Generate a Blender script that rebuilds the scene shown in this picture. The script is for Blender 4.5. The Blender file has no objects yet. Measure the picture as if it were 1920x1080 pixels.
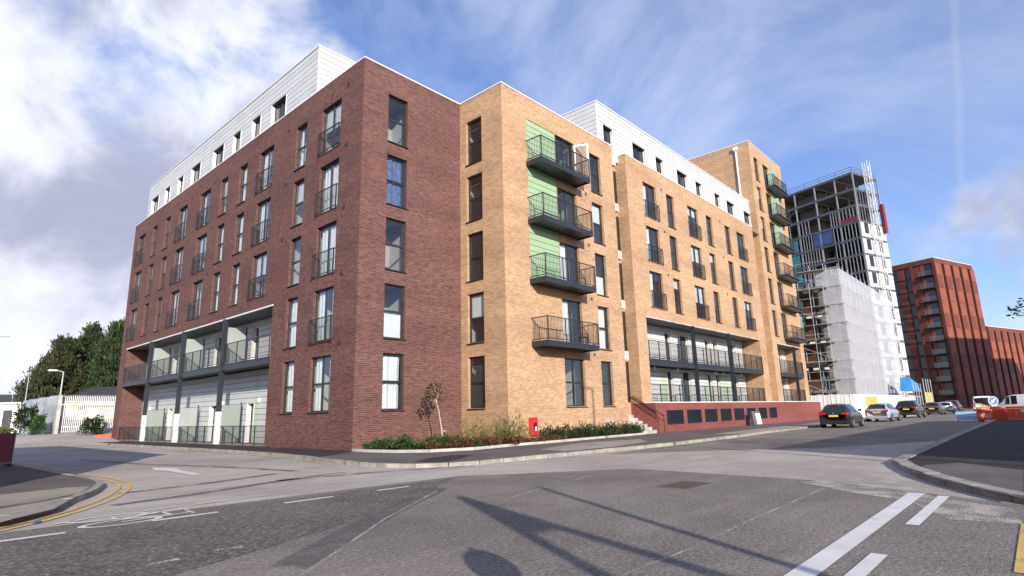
import bpy, bmesh, math, random
import numpy as np
from mathutils import Vector, Matrix
random.seed(7); RN = np.random.RandomState(11)
sc = bpy.context.scene
COL = sc.collection
R = math.radians
# ------------------------------------------------------------------ camera (solved from the vanishing points)
CR = np.array([[0.6746932205, -0.7376864151, -0.0246538270], [-0.1401334662, -0.1608183655, 0.9769851918], [-0.7246734919, -0.6557104592, -0.2118776153]])
CP = np.array([-12.9771, -20.3321, 1.277]); FP = 1085.0
cam = bpy.data.cameras.new('camera'); camo = bpy.data.objects.new('camera', cam); COL.objects.link(camo)
cam.sensor_width = 36; cam.lens = FP / 1920 * 36; cam.clip_start = 0.05; cam.clip_end = 4000
m = Matrix.Identity(4)
for i in range(3):
    for j in range(3): m[i][j] = CR[j][i]
    m[i][3] = CP[i]
camo.matrix_world = m
sc.camera = camo
def ray(px, py): return CR.T @ np.array([px - 960, -(py - 540), -FP])
def ON(px, py, axis, val):           # photo pixel -> point on the plane axis = val
    d = ray(px, py); t = (val - CP[axis]) / d[axis]; return CP + t * d
def GR(px, py, z=-0.1): q = ON(px, py, 2, z); return (q[0], q[1])
def DEP(px, py, dist): return CP + ray(px, py) / FP * dist
# ------------------------------------------------------------------ sun, sky, exposure
SUN_AZ, SUN_EL = 60.5, 19.0          # travel direction of the light in plan, elevation
to_sun = Vector((-math.cos(R(SUN_AZ)) * math.cos(R(SUN_EL)), -math.sin(R(SUN_AZ)) * math.cos(R(SUN_EL)), math.sin(R(SUN_EL))))
sl = bpy.data.lights.new('sun', 'SUN'); sl.energy = 5.0; sl.angle = R(0.40); sl.color = (1.0, 0.90, 0.77)
so = bpy.data.objects.new('sun', sl); COL.objects.link(so)
so.rotation_euler = to_sun.to_track_quat('Z', 'Y').to_euler()
w = bpy.data.worlds.new('World'); sc.world = w; w.use_nodes = True
nt = w.node_tree; N = nt.nodes; L = nt.links; N.clear()
def nd(t, **k):
    n = N.new(t)
    for a, b in k.items(): setattr(n, a, b)
    return n
def mth(op, a, b=None, c=None, clamp=False):
    n = N.new('ShaderNodeMath'); n.operation = op; n.use_clamp = clamp
    for i, v in enumerate((a, b, c)):
        if v is None: continue
        if isinstance(v, (int, float)): n.inputs[i].default_value = v
        else: L.new(v, n.inputs[i])
    return n.outputs[0]
def vdot(vec, d):
    n = N.new('ShaderNodeVectorMath'); n.operation = 'DOT_PRODUCT'; L.new(vec, n.inputs[0]); n.inputs[1].default_value = d; return n.outputs['Value']
def sstep(v, a, b):
    n = N.new('ShaderNodeMapRange'); n.interpolation_type = 'SMOOTHSTEP'; L.new(v, n.inputs[0]); n.inputs[1].default_value = a; n.inputs[2].default_value = b; return n.outputs[0]
def mixc(f, a, b, bt='MIX'):
    n = N.new('ShaderNodeMix'); n.data_type = 'RGBA'; n.blend_type = bt
    for s, v in ((n.inputs['Factor'], f), (n.inputs['A'], a), (n.inputs['B'], b)):
        if isinstance(v, (int, float)): s.default_value = v
        elif isinstance(v, tuple): s.default_value = (v + (1,))[:4]
        else: L.new(v, s)
    return n.outputs['Result']
out = nd('ShaderNodeOutputWorld'); bg = nd('ShaderNodeBackground'); L.new(bg.outputs[0], out.inputs[0]); bg.inputs[1].default_value = 0.074
sky = nd('ShaderNodeTexSky', sky_type='NISHITA', sun_disc=False, sun_elevation=R(SUN_EL), altitude=30, air_density=1.0, dust_density=0.7, ozone_density=2.4)
sky.sun_rotation = math.atan2(to_sun.x, to_sun.y)
tc = nd('ShaderNodeTexCoord'); V = tc.outputs['Generated']
sep = nd('ShaderNodeSeparateXYZ'); L.new(V, sep.inputs[0])
den = mth('ADD', mth('MAXIMUM', sep.outputs[2], 0.0), 0.22)
cmb = nd('ShaderNodeCombineXYZ'); L.new(mth('DIVIDE', sep.outputs[0], den), cmb.inputs[0]); L.new(mth('DIVIDE', sep.outputs[1], den), cmb.inputs[1])
def noise(vec, scale, detail=6, rough=0.55, dist=0.0, off=(0, 0, 0)):
    mp = nd('ShaderNodeMapping'); L.new(vec, mp.inputs[0]); mp.inputs['Location'].default_value = off
    n = nd('ShaderNodeTexNoise'); L.new(mp.outputs[0], n.inputs['Vector']); n.inputs['Scale'].default_value = scale; n.inputs['Detail'].default_value = detail
    n.inputs['Roughness'].default_value = rough; n.inputs['Distortion'].default_value = dist; return n.outputs['Fac']
def dirpx(px, py): d = ray(px, py); return tuple(d / np.linalg.norm(d))
# cumulus bank low in the north-west, a smaller one low in the east, thin cirrus all over
bank = mth('MAXIMUM', sstep(vdot(V, dirpx(40, 430)), 0.76, 0.95), mth('MULTIPLY', sstep(vdot(V, dirpx(1890, 470)), 0.986, 0.999), 0.8))
n1 = noise(V, 3.6, 10, 0.56, 0.25, (3.1, 0.4, 7.7))
cum = sstep(mth('ADD', n1, mth('MULTIPLY', bank, 0.37)), 0.66, 0.84)
n2 = noise(V, 2.3, 8, 0.62, 0.7, (5.0, 2.0, 1.0)); cir = mth('MULTIPLY', sstep(n2, 0.34, 0.78), 0.62)
n3 = noise(V, 5.6, 8, 0.58, 0.3, (9.4, 1.0, 3.0))
gz_ = mth('DIVIDE', mth('SUBTRACT', sep.outputs[2], 0.275), 0.060); dk_ = mth('POWER', 2.718, mth('MULTIPLY', mth('MULTIPLY', gz_, gz_), -1.0))      # the flat grey base of the bank
shade = sstep(mth('SUBTRACT', n3, mth('MULTIPLY', dk_, 0.20)), 0.30, 0.62)
ccol = mixc(shade, (4.6, 4.9, 6.7), (9.8, 10.1, 11.2))
blue = mixc(1.0, sky.outputs[0], (1.66, 1.72, 2.22), 'MULTIPLY')
c1 = mixc(cir, blue, (7.6, 8.3, 10.6))
# a short contrail high on the right
ta, tb = Vector(dirpx(1788, -40)), Vector(dirpx(1802, 330)); tn = ta.cross(tb).normalized(); tm = ((ta + tb) / 2).normalized()
tw = mth('ABSOLUTE', mth('ADD', vdot(V, tuple(tn)), mth('MULTIPLY', mth('SUBTRACT', noise(V, 14, 3, .5), 0.5), 0.012)))
trail = mth('MULTIPLY', mth('MULTIPLY', sstep(tw, 0.008, 0.0), sstep(vdot(V, tuple(tm)), 0.984, 0.994)), 0.13)
c2 = mixc(trail, c1, (8, 8.2, 8.8))
c3 = mixc(cum, c2, ccol)
L.new(c3, bg.inputs[0])
sc.view_settings.view_transform = 'Standard'; sc.view_settings.look = 'None'; sc.view_settings.exposure = 0.46; sc.view_settings.gamma = 1
sc.render.engine = 'CYCLES'
sc.cycles.max_bounces = 7; sc.cycles.transparent_max_bounces = 12; sc.cycles.caustics_reflective = False; sc.cycles.caustics_refractive = False
# ------------------------------------------------------------------ materials
def new_mat(name):
    global N, L
    mt = bpy.data.materials.new(name); mt.use_nodes = True; N = mt.node_tree.nodes; L = mt.node_tree.links; N.clear()
    o = nd('ShaderNodeOutputMaterial'); b = nd('ShaderNodeBsdfPrincipled'); L.new(b.outputs[0], o.inputs[0]); return mt, b, o
def surf(name, c, rough=0.7, metal=0.0, var=0.18, scale=3.0, bump=0.0, bscale=40, c2=None, spec=0.5, det=6):
    mt, b, o = new_mat(name)
    t = nd('ShaderNodeTexCoord').outputs['Object']
    g = nd('ShaderNodeNewGeometry').outputs['Position']
    f = noise(g, scale, det, 0.6)
    c2 = c2 or tuple(x * (1 - var) for x in c); ca = tuple(min(1, x * (1 + var)) for x in c) if var else c
    L.new(mixc(sstep(f, 0.32, 0.68), ca, c2), b.inputs['Base Color'])
    b.inputs['Roughness'].default_value = rough; b.inputs['Metallic'].default_value = metal; b.inputs['Specular IOR Level'].default_value = spec
    if bump:
        bp = nd('ShaderNodeBump'); bp.inputs['Strength'].default_value = bump; bp.inputs['Distance'].default_value = 0.02
        L.new(noise(g, bscale, 4, 0.6), bp.inputs['Height']); L.new(bp.outputs[0], b.inputs['Normal'])
    return mt
def brick(name, ca, cb, mortar, streak=0.35):
    mt, b, o = new_mat(name)
    uv = nd('ShaderNodeUVMap', uv_map='UVMap').outputs[0]
    br = nd('ShaderNodeTexBrick'); L.new(uv, br.inputs['Vector']); br.inputs['Scale'].default_value = 1.0
    br.inputs['Brick Width'].default_value = 0.225; br.inputs['Row Height'].default_value = 0.075; br.inputs['Mortar Size'].default_value = 0.007
    br.inputs['Mortar Smooth'].default_value = 0.15; br.inputs['Bias'].default_value = -0.1
    br.inputs['Color1'].default_value = ca + (1,); br.inputs['Color2'].default_value = cb + (1,); br.inputs['Mortar'].default_value = mortar + (1,)
    mp = nd('ShaderNodeMapping'); L.new(uv, mp.inputs[0]); mp.inputs['Scale'].default_value = (3.2, 10.0, 1)
    s1 = noise(mp.outputs[0], 1.0, 4, 0.75, 0.0)
    s2 = noise(uv, 0.35, 5, 0.6, 0.6)
    s3 = noise(uv, 1.3, 8, 0.72, 1.0, (4, 2, 0))
    col = mixc(sstep(s1, 0.36, 0.70), br.outputs['Color'], mixc(1.0, br.outputs['Color'], (1 - streak, 1 - streak * 1.1, 1 - streak * 1.1), 'MULTIPLY'))
    mp2 = nd('ShaderNodeMapping'); L.new(uv, mp2.inputs[0]); mp2.inputs['Scale'].default_value = (0.07, 0.75, 1)
    s4 = noise(mp2.outputs[0], 1.0, 5, 0.6, 0.1, (7, 3, 0))          # batches laid in lifts
    col = mixc(mth('MULTIPLY', sstep(s4, 0.42, 0.62), 0.55), col, mixc(1.0, col, (0.74, 0.72, 0.74), 'MULTIPLY'))
    col = mixc(mth('MULTIPLY', sstep(s2, 0.4, 0.7), 0.5), col, mixc(1.0, col, (1.28, 1.26, 1.30), 'MULTIPLY'))
    col = mixc(mth('MULTIPLY', sstep(s3, 0.69, 0.80), 0.30), col, tuple(min(1, x * 1.2 + .12) for x in mortar))     # salts washed out of the joints
    L.new(col, b.inputs['Base Color']); b.inputs['Roughness'].default_value = 0.82; b.inputs['Specular IOR Level'].default_value = 0.3
    bp = nd('ShaderNodeBump'); bp.inputs['Strength'].default_value = 0.5; bp.inputs['Distance'].default_value = 0.006; bp.invert = True
    L.new(br.outputs['Fac'], bp.inputs['Height']); L.new(bp.outputs[0], b.inputs['Normal'])
    return mt
def asphalt(name, ca, cb, big=0.25, speck=0.22, grit=34):
    mt, b, o = new_mat(name)
    g = nd('ShaderNodeNewGeometry').outputs['Position']
    f1 = noise(g, big, 7, 0.62, 0.8); f2 = noise(g, grit, 3, 0.8); f3 = noise(g, 2.2, 5, 0.7, 0.4)
    mp = nd('ShaderNodeMapping'); L.new(g, mp.inputs[0]); mp.inputs['Scale'].default_value = (0.10, 1.7, 1); f4 = noise(mp.outputs[0], 1.0, 6, 0.65, 0.3)
    col = mixc(sstep(f1, 0.32, 0.70), ca, cb)
    col = mixc(mth('MULTIPLY', sstep(f3, 0.35, 0.72), 0.45), col, mixc(1.0, col, (0.72, 0.72, 0.72), 'MULTIPLY'))
    col = mixc(mth('MULTIPLY', sstep(f4, 0.45, 0.72), 0.40), col, mixc(1.0, col, (1.45, 1.40, 1.36), 'MULTIPLY'))
    col = mixc(mth('MULTIPLY', sstep(f2, 0.50, 0.70), speck), col, (0.42, 0.39, 0.36))
    col = mixc(mth('MULTIPLY', sstep(f2, 0.46, 0.28), min(1, speck * 3.0)), col, mixc(1.0, col, (0.25, 0.25, 0.26), 'MULTIPLY'))
    L.new(col, b.inputs['Base Color']); b.inputs['Roughness'].default_value = 0.85; b.inputs['Specular IOR Level'].default_value = 0.25
    bp = nd('ShaderNodeBump'); bp.inputs['Strength'].default_value = 0.9; bp.inputs['Distance'].default_value = 0.02
    L.new(f2, bp.inputs['Height']); L.new(bp.outputs[0], b.inputs['Normal'])
    return mt
def glass(name, tint=(0.88, 0.91, 0.92)):
    mt, b, o = new_mat(name); N.remove(b)
    lw = nd('ShaderNodeLayerWeight'); lw.inputs[0].default_value = 0.5
    fr = mth('ADD', mth('MULTIPLY', mth('POWER', lw.outputs['Facing'], 4.0), 0.85), 0.05)
    tr = nd('ShaderNodeBsdfTransparent'); tr.inputs[0].default_value = tint + (1,)
    gl = nd('ShaderNodeBsdfGlossy'); gl.inputs['Roughness'].default_value = 0.02; gl.inputs[0].default_value = (0.95, 0.97, 1, 1)
    mx = nd('ShaderNodeMixShader'); L.new(fr, mx.inputs[0]); L.new(tr.outputs[0], mx.inputs[1]); L.new(gl.outputs[0], mx.inputs[2]); L.new(mx.outputs[0], o.inputs[0])
    return mt
def sheet_mat(name, c, alpha, trans=0.5, rough=0.6):
    mt, b, o = new_mat(name); N.remove(b)
    df = nd('ShaderNodeBsdfDiffuse'); tl = nd('ShaderNodeBsdfTranslucent'); tp = nd('ShaderNodeBsdfTransparent')
    g = nd('ShaderNodeNewGeometry').outputs['Position']
    cc = mixc(sstep(noise(g, 0.7, 5, 0.6), 0.3, 0.7), c, tuple(x * 0.93 for x in c))
    L.new(cc, df.inputs[0]); L.new(cc, tl.inputs[0])
    m1 = nd('ShaderNodeMixShader'); m1.inputs[0].default_value = trans; L.new(df.outputs[0], m1.inputs[1]); L.new(tl.outputs[0], m1.inputs[2])
    m2 = nd('ShaderNodeMixShader'); m2.inputs[0].default_value = alpha; L.new(tp.outputs[0], m2.inputs[1]); L.new(m1.outputs[0], m2.inputs[2]); L.new(m2.outputs[0], o.inputs[0])
    return mt
def leafmat(name, ca, cb, scale=2.5, trans=0.3):
    mt, b, o = new_mat(name)
    g = nd('ShaderNodeNewGeometry').outputs['Position']
    c = mixc(sstep(noise(g, scale, 4, 0.7), 0.3, 0.7), ca, cb)
    L.new(c, b.inputs['Base Color']); b.inputs['Roughness'].default_value = 0.6; b.inputs['Specular IOR Level'].default_value = 0.3
    tl = nd('ShaderNodeBsdfTranslucent'); L.new(c, tl.inputs[0]); mx = nd('ShaderNodeMixShader'); mx.inputs[0].default_value = trans
    L.new(b.outputs[0], mx.inputs[1]); L.new(tl.outputs[0], mx.inputs[2]); L.new(mx.outputs[0], o.inputs[0]); return mt
M = {}
M['red'] = brick('red_brick', (0.170, 0.064, 0.050), (0.072, 0.033, 0.030), (0.23, 0.172, 0.156), 0.36)
M['plinth'] = brick('plinth_brick', (0.27, 0.070, 0.055), (0.19, 0.048, 0.042), (0.25, 0.13, 0.12), 0.25)
M['tan'] = brick('buff_brick', (0.50, 0.318, 0.180), (0.350, 0.205, 0.106), (0.50, 0.390, 0.270), 0.20)
M['white_board'] = surf('white_boards', (0.53, 0.55, 0.555), 0.45, 0, 0.04, 0.8)
M['white_board2'] = surf('off_white_boards', (0.49, 0.51, 0.52), 0.45, 0, 0.04, 0.8)
M['green_board'] = surf('green_boards', (0.29, 0.43, 0.265), 0.45, 0, 0.04, 0.8)
M['palegreen'] = surf('pale_green_boards', (0.42, 0.54, 0.41), 0.45, 0, 0.04, 0.8)
M['joint'] = surf('dark_joint', (0.045, 0.047, 0.05), 0.8, 0, 0.05)
M['white'] = surf('white_paint', (0.78, 0.78, 0.77), 0.5, 0, 0.04, 1.5)
M['trim'] = surf('pale_metal_trim', (0.70, 0.70, 0.69), 0.4, 0, 0.05, 2)
M['steel'] = surf('anthracite_steel', (0.020, 0.025, 0.034), 0.42, 0, 0.15, 2)
M['frame'] = surf('anthracite_frame', (0.022, 0.024, 0.028), 0.4, 0, 0.1, 2)
M['soffit'] = surf('grey_soffit', (0.085, 0.088, 0.09), 0.6, 0, 0.08, 1)
M['roof'] = surf('roof_membrane', (0.22, 0.22, 0.23), 0.8, 0, 0.15, 0.6)
M['room'] = surf('room_walls', (0.42, 0.40, 0.37), 0.9, 0, 0.08, 0.8)
M['curtain'] = surf('white_curtain', (0.80, 0.80, 0.79), 0.9, 0, 0.04, 3)
M['bluecurtain'] = surf('blue_curtain', (0.10, 0.14, 0.27), 0.9, 0, 0.35, 6)
M['slat'] = surf('dark_blind_slats', (0.11, 0.105, 0.10), 0.6, 0, 0.1, 3)
M['glass'] = glass('window_glass')
M['frost'] = sheet_mat('frosted_glass', (0.52, 0.58, 0.55), 0.78, 0.35)
M['frost_green'] = sheet_mat('green_frosted_glass', (0.42, 0.50, 0.45), 0.74, 0.35)
M['sheeting'] = sheet_mat('white_scaffold_sheeting', (0.68, 0.70, 0.76), 0.64, 0.30)
M['wrap'] = surf('white_plastic_wrap', (0.72, 0.72, 0.73), 0.3, 0, 0.35, 9, 0.8, 14)
M['concrete'] = surf('pale_concrete', (0.42, 0.40, 0.37), 0.85, 0, 0.2, 1.2, 0.3, 30)
M['kerb'] = surf('kerb_concrete', (0.29, 0.268, 0.24), 0.85, 0, 0.28, 2.5, 0.3, 40)
M['ground'] = asphalt('worn_asphalt', (0.49, 0.440, 0.390), (0.335, 0.300, 0.270), 0.20, 0.22, 20)
M['road'] = asphalt('dark_asphalt', (0.240, 0.214, 0.190), (0.155, 0.139, 0.125), 0.30, 0.68, 21)
M['road2'] = asphalt('darker_asphalt', (0.155, 0.136, 0.120), (0.100, 0.089, 0.082), 0.5, 0.68, 19)
M['pave'] = asphalt('pavement_tarmac', (0.165, 0.148, 0.138), (0.115, 0.105, 0.10), 0.5, 0.12, 60)
M['pave_new'] = asphalt('new_tarmac', (0.050, 0.045, 0.044), (0.034, 0.032, 0.033), 0.5, 0.10, 40)
M['pave_pale'] = asphalt('dusty_pavement', (0.40, 0.36, 0.31), (0.30, 0.275, 0.24), 0.6, 0.10, 60)
def paint(name, c, wear):
    mt = surf(name, c, 0.7, 0, 0.08, 2); b = [n for n in mt.node_tree.nodes if n.type == 'BSDF_PRINCIPLED'][0]
    global N, L
    N = mt.node_tree.nodes; L = mt.node_tree.links
    g = nd('ShaderNodeNewGeometry').outputs['Position']
    L.new(sstep(mth('ADD', mth('MULTIPLY', noise(g, 45, 4, 0.7), 0.6), mth('MULTIPLY', noise(g, 2.2, 4, 0.6), 0.4)), wear - 0.06, wear + 0.04), b.inputs['Alpha']); return mt
M['paint'] = paint('road_paint', (0.66, 0.65, 0.62), 0.38)
M['paint_worn'] = paint('worn_road_paint', (0.60, 0.58, 0.54), 0.50)
M['yellow'] = paint('yellow_road_paint', (0.62, 0.42, 0.12), 0.42)
M['bluepaint'] = paint('blue_survey_paint', (0.10, 0.25, 0.55), 0.46)
M['tyre'] = paint('tyre_marks', (0.13, 0.125, 0.125), 0.50)
M['oil'] = paint('oil_stain', (0.05, 0.05, 0.052), 0.52)
M['dusty'] = paint('pale_dust', (0.46, 0.42, 0.37), 0.50)
M['soil'] = surf('bark_mulch', (0.075, 0.048, 0.032), 0.95, 0, 0.4, 8, 0.8, 30)
M['bark'] = surf('bark', (0.10, 0.07, 0.05), 0.9, 0, 0.35, 6, 0.6, 30)
M['palebark'] = surf('pale_bark', (0.42, 0.36, 0.28), 0.8, 0, 0.2, 10)
M['pine'] = leafmat('pine_needles', (0.055, 0.085, 0.028), (0.018, 0.038, 0.016), 0.9, 0.15)
M['pine2'] = leafmat('pine_needles_brown', (0.070, 0.070, 0.026), (0.022, 0.036, 0.015), 0.9, 0.15)
M['leaf'] = leafmat('shrub_leaf', (0.060, 0.135, 0.028), (0.022, 0.060, 0.018))
M['leaf_dark'] = leafmat('dark_shrub_leaf', (0.050, 0.080, 0.024), (0.018, 0.036, 0.014))
M['leaf_red'] = leafmat('bronze_shrub_leaf', (0.17, 0.075, 0.035), (0.075, 0.045, 0.020))
M['leaf_yel'] = leafmat('feathery_leaf', (0.22, 0.21, 0.06), (0.10, 0.13, 0.035))
M['galv'] = surf('galvanised_metal', (0.46, 0.48, 0.50), 0.42, 0.55, 0.12, 1.2)
M['sheetmetal'] = surf('weathered_sheet_metal', (0.36, 0.39, 0.42), 0.5, 0.35, 0.2, 0.9)
M['alu'] = surf('scaffold_tube', (0.55, 0.55, 0.54), 0.4, 0.5, 0.15, 1)
M['board'] = surf('scaffold_board', (0.36, 0.27, 0.17), 0.85, 0, 0.25, 1.5)
M['pale'] = surf('galvanised_pale', (0.50, 0.51, 0.52), 0.5, 0.1, 0.1, 1)
M['banner'] = surf('banner_vinyl', (0.40, 0.42, 0.46), 0.6, 0, 0.2, 1.5)
M['hoarding'] = surf('white_hoarding', (0.70, 0.71, 0.71), 0.5, 0, 0.08, 0.8)
M['ochre'] = surf('ochre_board', (0.62, 0.38, 0.06), 0.6, 0, 0.08)
M['orange'] = surf('orange_plastic', (0.70, 0.085, 0.025), 0.5, 0, 0.12, 2)
M['redbox'] = surf('red_enamel', (0.62, 0.020, 0.025), 0.35, 0, 0.06)
M['maroon'] = surf('maroon_panel', (0.20, 0.025, 0.035), 0.6, 0, 0.15, 3)
M['rubber'] = surf('rubber', (0.018, 0.018, 0.019), 0.8, 0, 0.1)
M['chrome'] = surf('alloy', (0.52, 0.52, 0.53), 0.3, 0.8, 0.05)
M['tail'] = surf('red_lens', (0.45, 0.012, 0.012), 0.2, 0, 0.05)
M['plate'] = surf('yellow_plate', (0.72, 0.52, 0.06), 0.4, 0, 0.04)
M['whiteplate'] = surf('white_plate', (0.75, 0.75, 0.73), 0.4, 0, 0.04)
M['carglass'] = surf('tinted_glass', (0.012, 0.014, 0.016), 0.05, 0, 0.05, 2, spec=0.8)
for k, c in dict(black=(0.012, 0.013, 0.017), silver=(0.42, 0.45, 0.52), dark=(0.022, 0.020, 0.024), whitecar=(0.70, 0.71, 0.72), grey=(0.06, 0.062, 0.065)).items():
    M['car_' + k] = surf('car_paint_' + k, c, 0.22, 0.25 if k == 'silver' else 0, 0.04, 1); M['car_' + k].node_tree.nodes['Principled BSDF'].inputs['Coat Weight'].default_value = 0.7
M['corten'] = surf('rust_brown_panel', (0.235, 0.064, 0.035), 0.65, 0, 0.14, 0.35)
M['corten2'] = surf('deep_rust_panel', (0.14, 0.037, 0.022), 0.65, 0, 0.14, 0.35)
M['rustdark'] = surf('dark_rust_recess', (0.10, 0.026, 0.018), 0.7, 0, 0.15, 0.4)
M['beam'] = surf('painted_steelwork', (0.10, 0.11, 0.13), 0.5, 0.2, 0.15, 0.6)
M['stud'] = surf('galvanised_stud', (0.30, 0.31, 0.34), 0.45, 0.3, 0.15, 0.8)
M['teal'] = surf('teal_membrane', (0.030, 0.20, 0.215), 0.6, 0, 0.25, 1.3)
M['navy'] = surf('navy_sheet', (0.045, 0.075, 0.20), 0.5, 0, 0.2, 0.6)
M['deck'] = surf('concrete_deck', (0.16, 0.15, 0.14), 0.85, 0, 0.15, 0.5)
M['blue'] = surf('blue_tarpaulin', (0.035, 0.24, 0.60), 0.5, 0, 0.15, 0.8)
M['bluesign'] = surf('blue_sign', (0.01, 0.13, 0.52), 0.4, 0, 0.03)
M['paleblue'] = surf('pale_blue_board', (0.20, 0.33, 0.45), 0.5, 0, 0.08)
M['yellowmesh'] = surf('yellow_netting', (0.44, 0.42, 0.14), 0.7, 0, 0.2, 3)
M['render'] = surf('white_render', (0.70, 0.70, 0.68), 0.7, 0, 0.08, 0.6)
M['slate'] = surf('dark_slate', (0.045, 0.048, 0.055), 0.6, 0, 0.2, 1)
M['terr'] = surf('brown_brick_far', (0.26, 0.12, 0.075), 0.85, 0, 0.2, 0.5)
M['lampgrey'] = surf('lamp_column_grey', (0.42, 0.43, 0.43), 0.45, 0.3, 0.1, 1)
M['black'] = surf('black_plastic', (0.015, 0.015, 0.016), 0.5, 0, 0.1)
M['opal'] = surf('opal_lamp_cover', (0.80, 0.80, 0.78), 0.3, 0, 0.02)
# ------------------------------------------------------------------ mesh helpers
class MB:
    def __init__(s): s.v = []; s.f = []; s.uv = []; s.sm = False
    def quad(s, a, b, c, d, uv=None):
        i = len(s.v); s.v += [a, b, c, d]; s.f.append((i, i + 1, i + 2, i + 3)); s.uv += uv or [(0, 0)] * 4; return s
    def tri(s, a, b, c):
        i = len(s.v); s.v += [a, b, c]; s.f.append((i, i + 1, i + 2)); s.uv += [(0, 0)] * 3; return s
    def poly(s, pts):
        i = len(s.v); s.v += pts; s.f.append(tuple(range(i, i + len(pts)))); s.uv += [(p[0], p[1]) for p in pts]; return s
    def hexa(s, p):                     # 8 corners: bottom ring 0-3 ccw, top ring 4-7
        for q in ((0, 3, 2, 1), (4, 5, 6, 7), (0, 1, 5, 4), (1, 2, 6, 5), (2, 3, 7, 6), (3, 0, 4, 7)):
            P = [p[k] for k in q]; n = q[0]
            a, b = np.array(P[1]) - np.array(P[0]), np.array(P[2]) - np.array(P[1]); nn = np.abs(np.cross(a, b))
            if nn[2] >= nn[0] and nn[2] >= nn[1]: uv = [(x[0], x[1]) for x in P]
            elif nn[0] > nn[1]: uv = [(x[1], x[2]) for x in P]
            else: uv = [(x[0], x[2]) for x in P]
            s.quad(*P, uv=uv)
        return s
    def box(s, x0, y0, z0, x1, y1, z1):
        return s.hexa([(x0, y0, z0), (x1, y0, z0), (x1, y1, z0), (x0, y1, z0), (x0, y0, z1), (x1, y0, z1), (x1, y1, z1), (x0, y1, z1)])
    def bar(s, a, b, w, h=None):        # rectangular bar from a to b
        a, b = Vector(a), Vector(b); d = (b - a).normalized(); up = Vector((0, 0, 1)) if abs(d.z) < .95 else Vector((1, 0, 0))
        sx = d.cross(up).normalized() * w / 2; sy = sx.cross(d).normalized() * (h or w) / 2
        P = [a - sx - sy, a + sx - sy, a + sx + sy, a - sx + sy, b - sx - sy, b + sx - sy, b + sx + sy, b - sx + sy]
        return s.hexa([tuple(p) for p in P])
    def tube(s, a, b, r0, r1=None, n=8, caps=True):
        a, b = Vector(a), Vector(b); r1 = r0 if r1 is None else r1; d = (b - a).normalized(); up = Vector((0, 0, 1)) if abs(d.z) < .95 else Vector((1, 0, 0))
        x = d.cross(up).normalized(); y = x.cross(d)
        A = [tuple(a + (x * math.cos(t) + y * math.sin(t)) * r0) for t in [2 * math.pi * k / n for k in range(n)]]
        B = [tuple(b + (x * math.cos(t) + y * math.sin(t)) * r1) for t in [2 * math.pi * k / n for k in range(n)]]
        for k in range(n): s.quad(A[k], B[k], B[(k + 1) % n], A[(k + 1) % n])
        if caps: s.poly(A); s.poly(B[::-1])
        return s
    def lathe(s, prof, n=16, axis='z', c=(0, 0, 0)):      # prof: list of (r, h)
        def pt(r, h, t):
            u, v = r * math.cos(t), r * math.sin(t)
            q = (u, v, h) if axis == 'z' else ((u, h, v) if axis == 'y' else (h, u, v))
            return (q[0] + c[0], q[1] + c[1], q[2] + c[2])
        for (r0, h0), (r1, h1) in zip(prof, prof[1:]):
            for k in range(n):
                t0, t1 = 2 * math.pi * k / n, 2 * math.pi * (k + 1) / n
                s.quad(pt(r0, h0, t0), pt(r0, h0, t1), pt(r1, h1, t1), pt(r1, h1, t0))
        return s
    def mesh(s, name, mat, smooth=False):
        me = bpy.data.meshes.new(name); me.from_pydata([tuple(map(float, p)) for p in s.v], [], s.f)
        u = me.uv_layers.new(name='UVMap')
        if len(u.data) == len(s.uv): u.data.foreach_set('uv', [x for p in s.uv for x in p])
        if mat is not None: me.materials.append(M[mat] if isinstance(mat, str) else mat)
        if smooth:
            bm = bmesh.new(); bm.from_mesh(me); bmesh.ops.remove_doubles(bm, verts=bm.verts, dist=1e-4); bm.to_mesh(me); bm.free()
            me.polygons.foreach_set('use_smooth', [True] * len(me.polygons))
        me.update(); return me
def ob(name, me, parent=None, loc=(0, 0, 0), rz=0.0, scale=None, mat=None, kind=None):
    if isinstance(me, MB): me = me.mesh(name, mat)
    o = bpy.data.objects.new(name, me); COL.objects.link(o); o.location = loc
    if rz: o.rotation_euler = (0, 0, rz)
    if scale: o.scale = scale
    if parent is not None: o.parent = parent
    if kind: o['kind'] = kind
    return o
def tag(o, label, cat, group=None):
    o['label'] = label; o['category'] = cat
    if group: o['group'] = group
    return o
def thing(name, label, cat, loc=(0, 0, 0), rz=0.0, group=None):
    return tag(ob(name, None, None, loc, rz), label, cat, group)
def struct(name, me, mat=None, **k): return ob(name, me, mat=mat, kind='structure', **k)
CACHE = {}
def cached(key, fn):
    if key not in CACHE: CACHE[key] = fn()
    return CACHE[key]
def ubox(mat): return cached(('ubox', mat), lambda: MB().box(0, 0, 0, 1, 1, 1).mesh('unit_piece', mat))
def copy_tree(o, parent=None):
    c = o.copy(); COL.objects.link(c); c.parent = parent
    for ch in o.children: copy_tree(ch, c)
    return c
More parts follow.
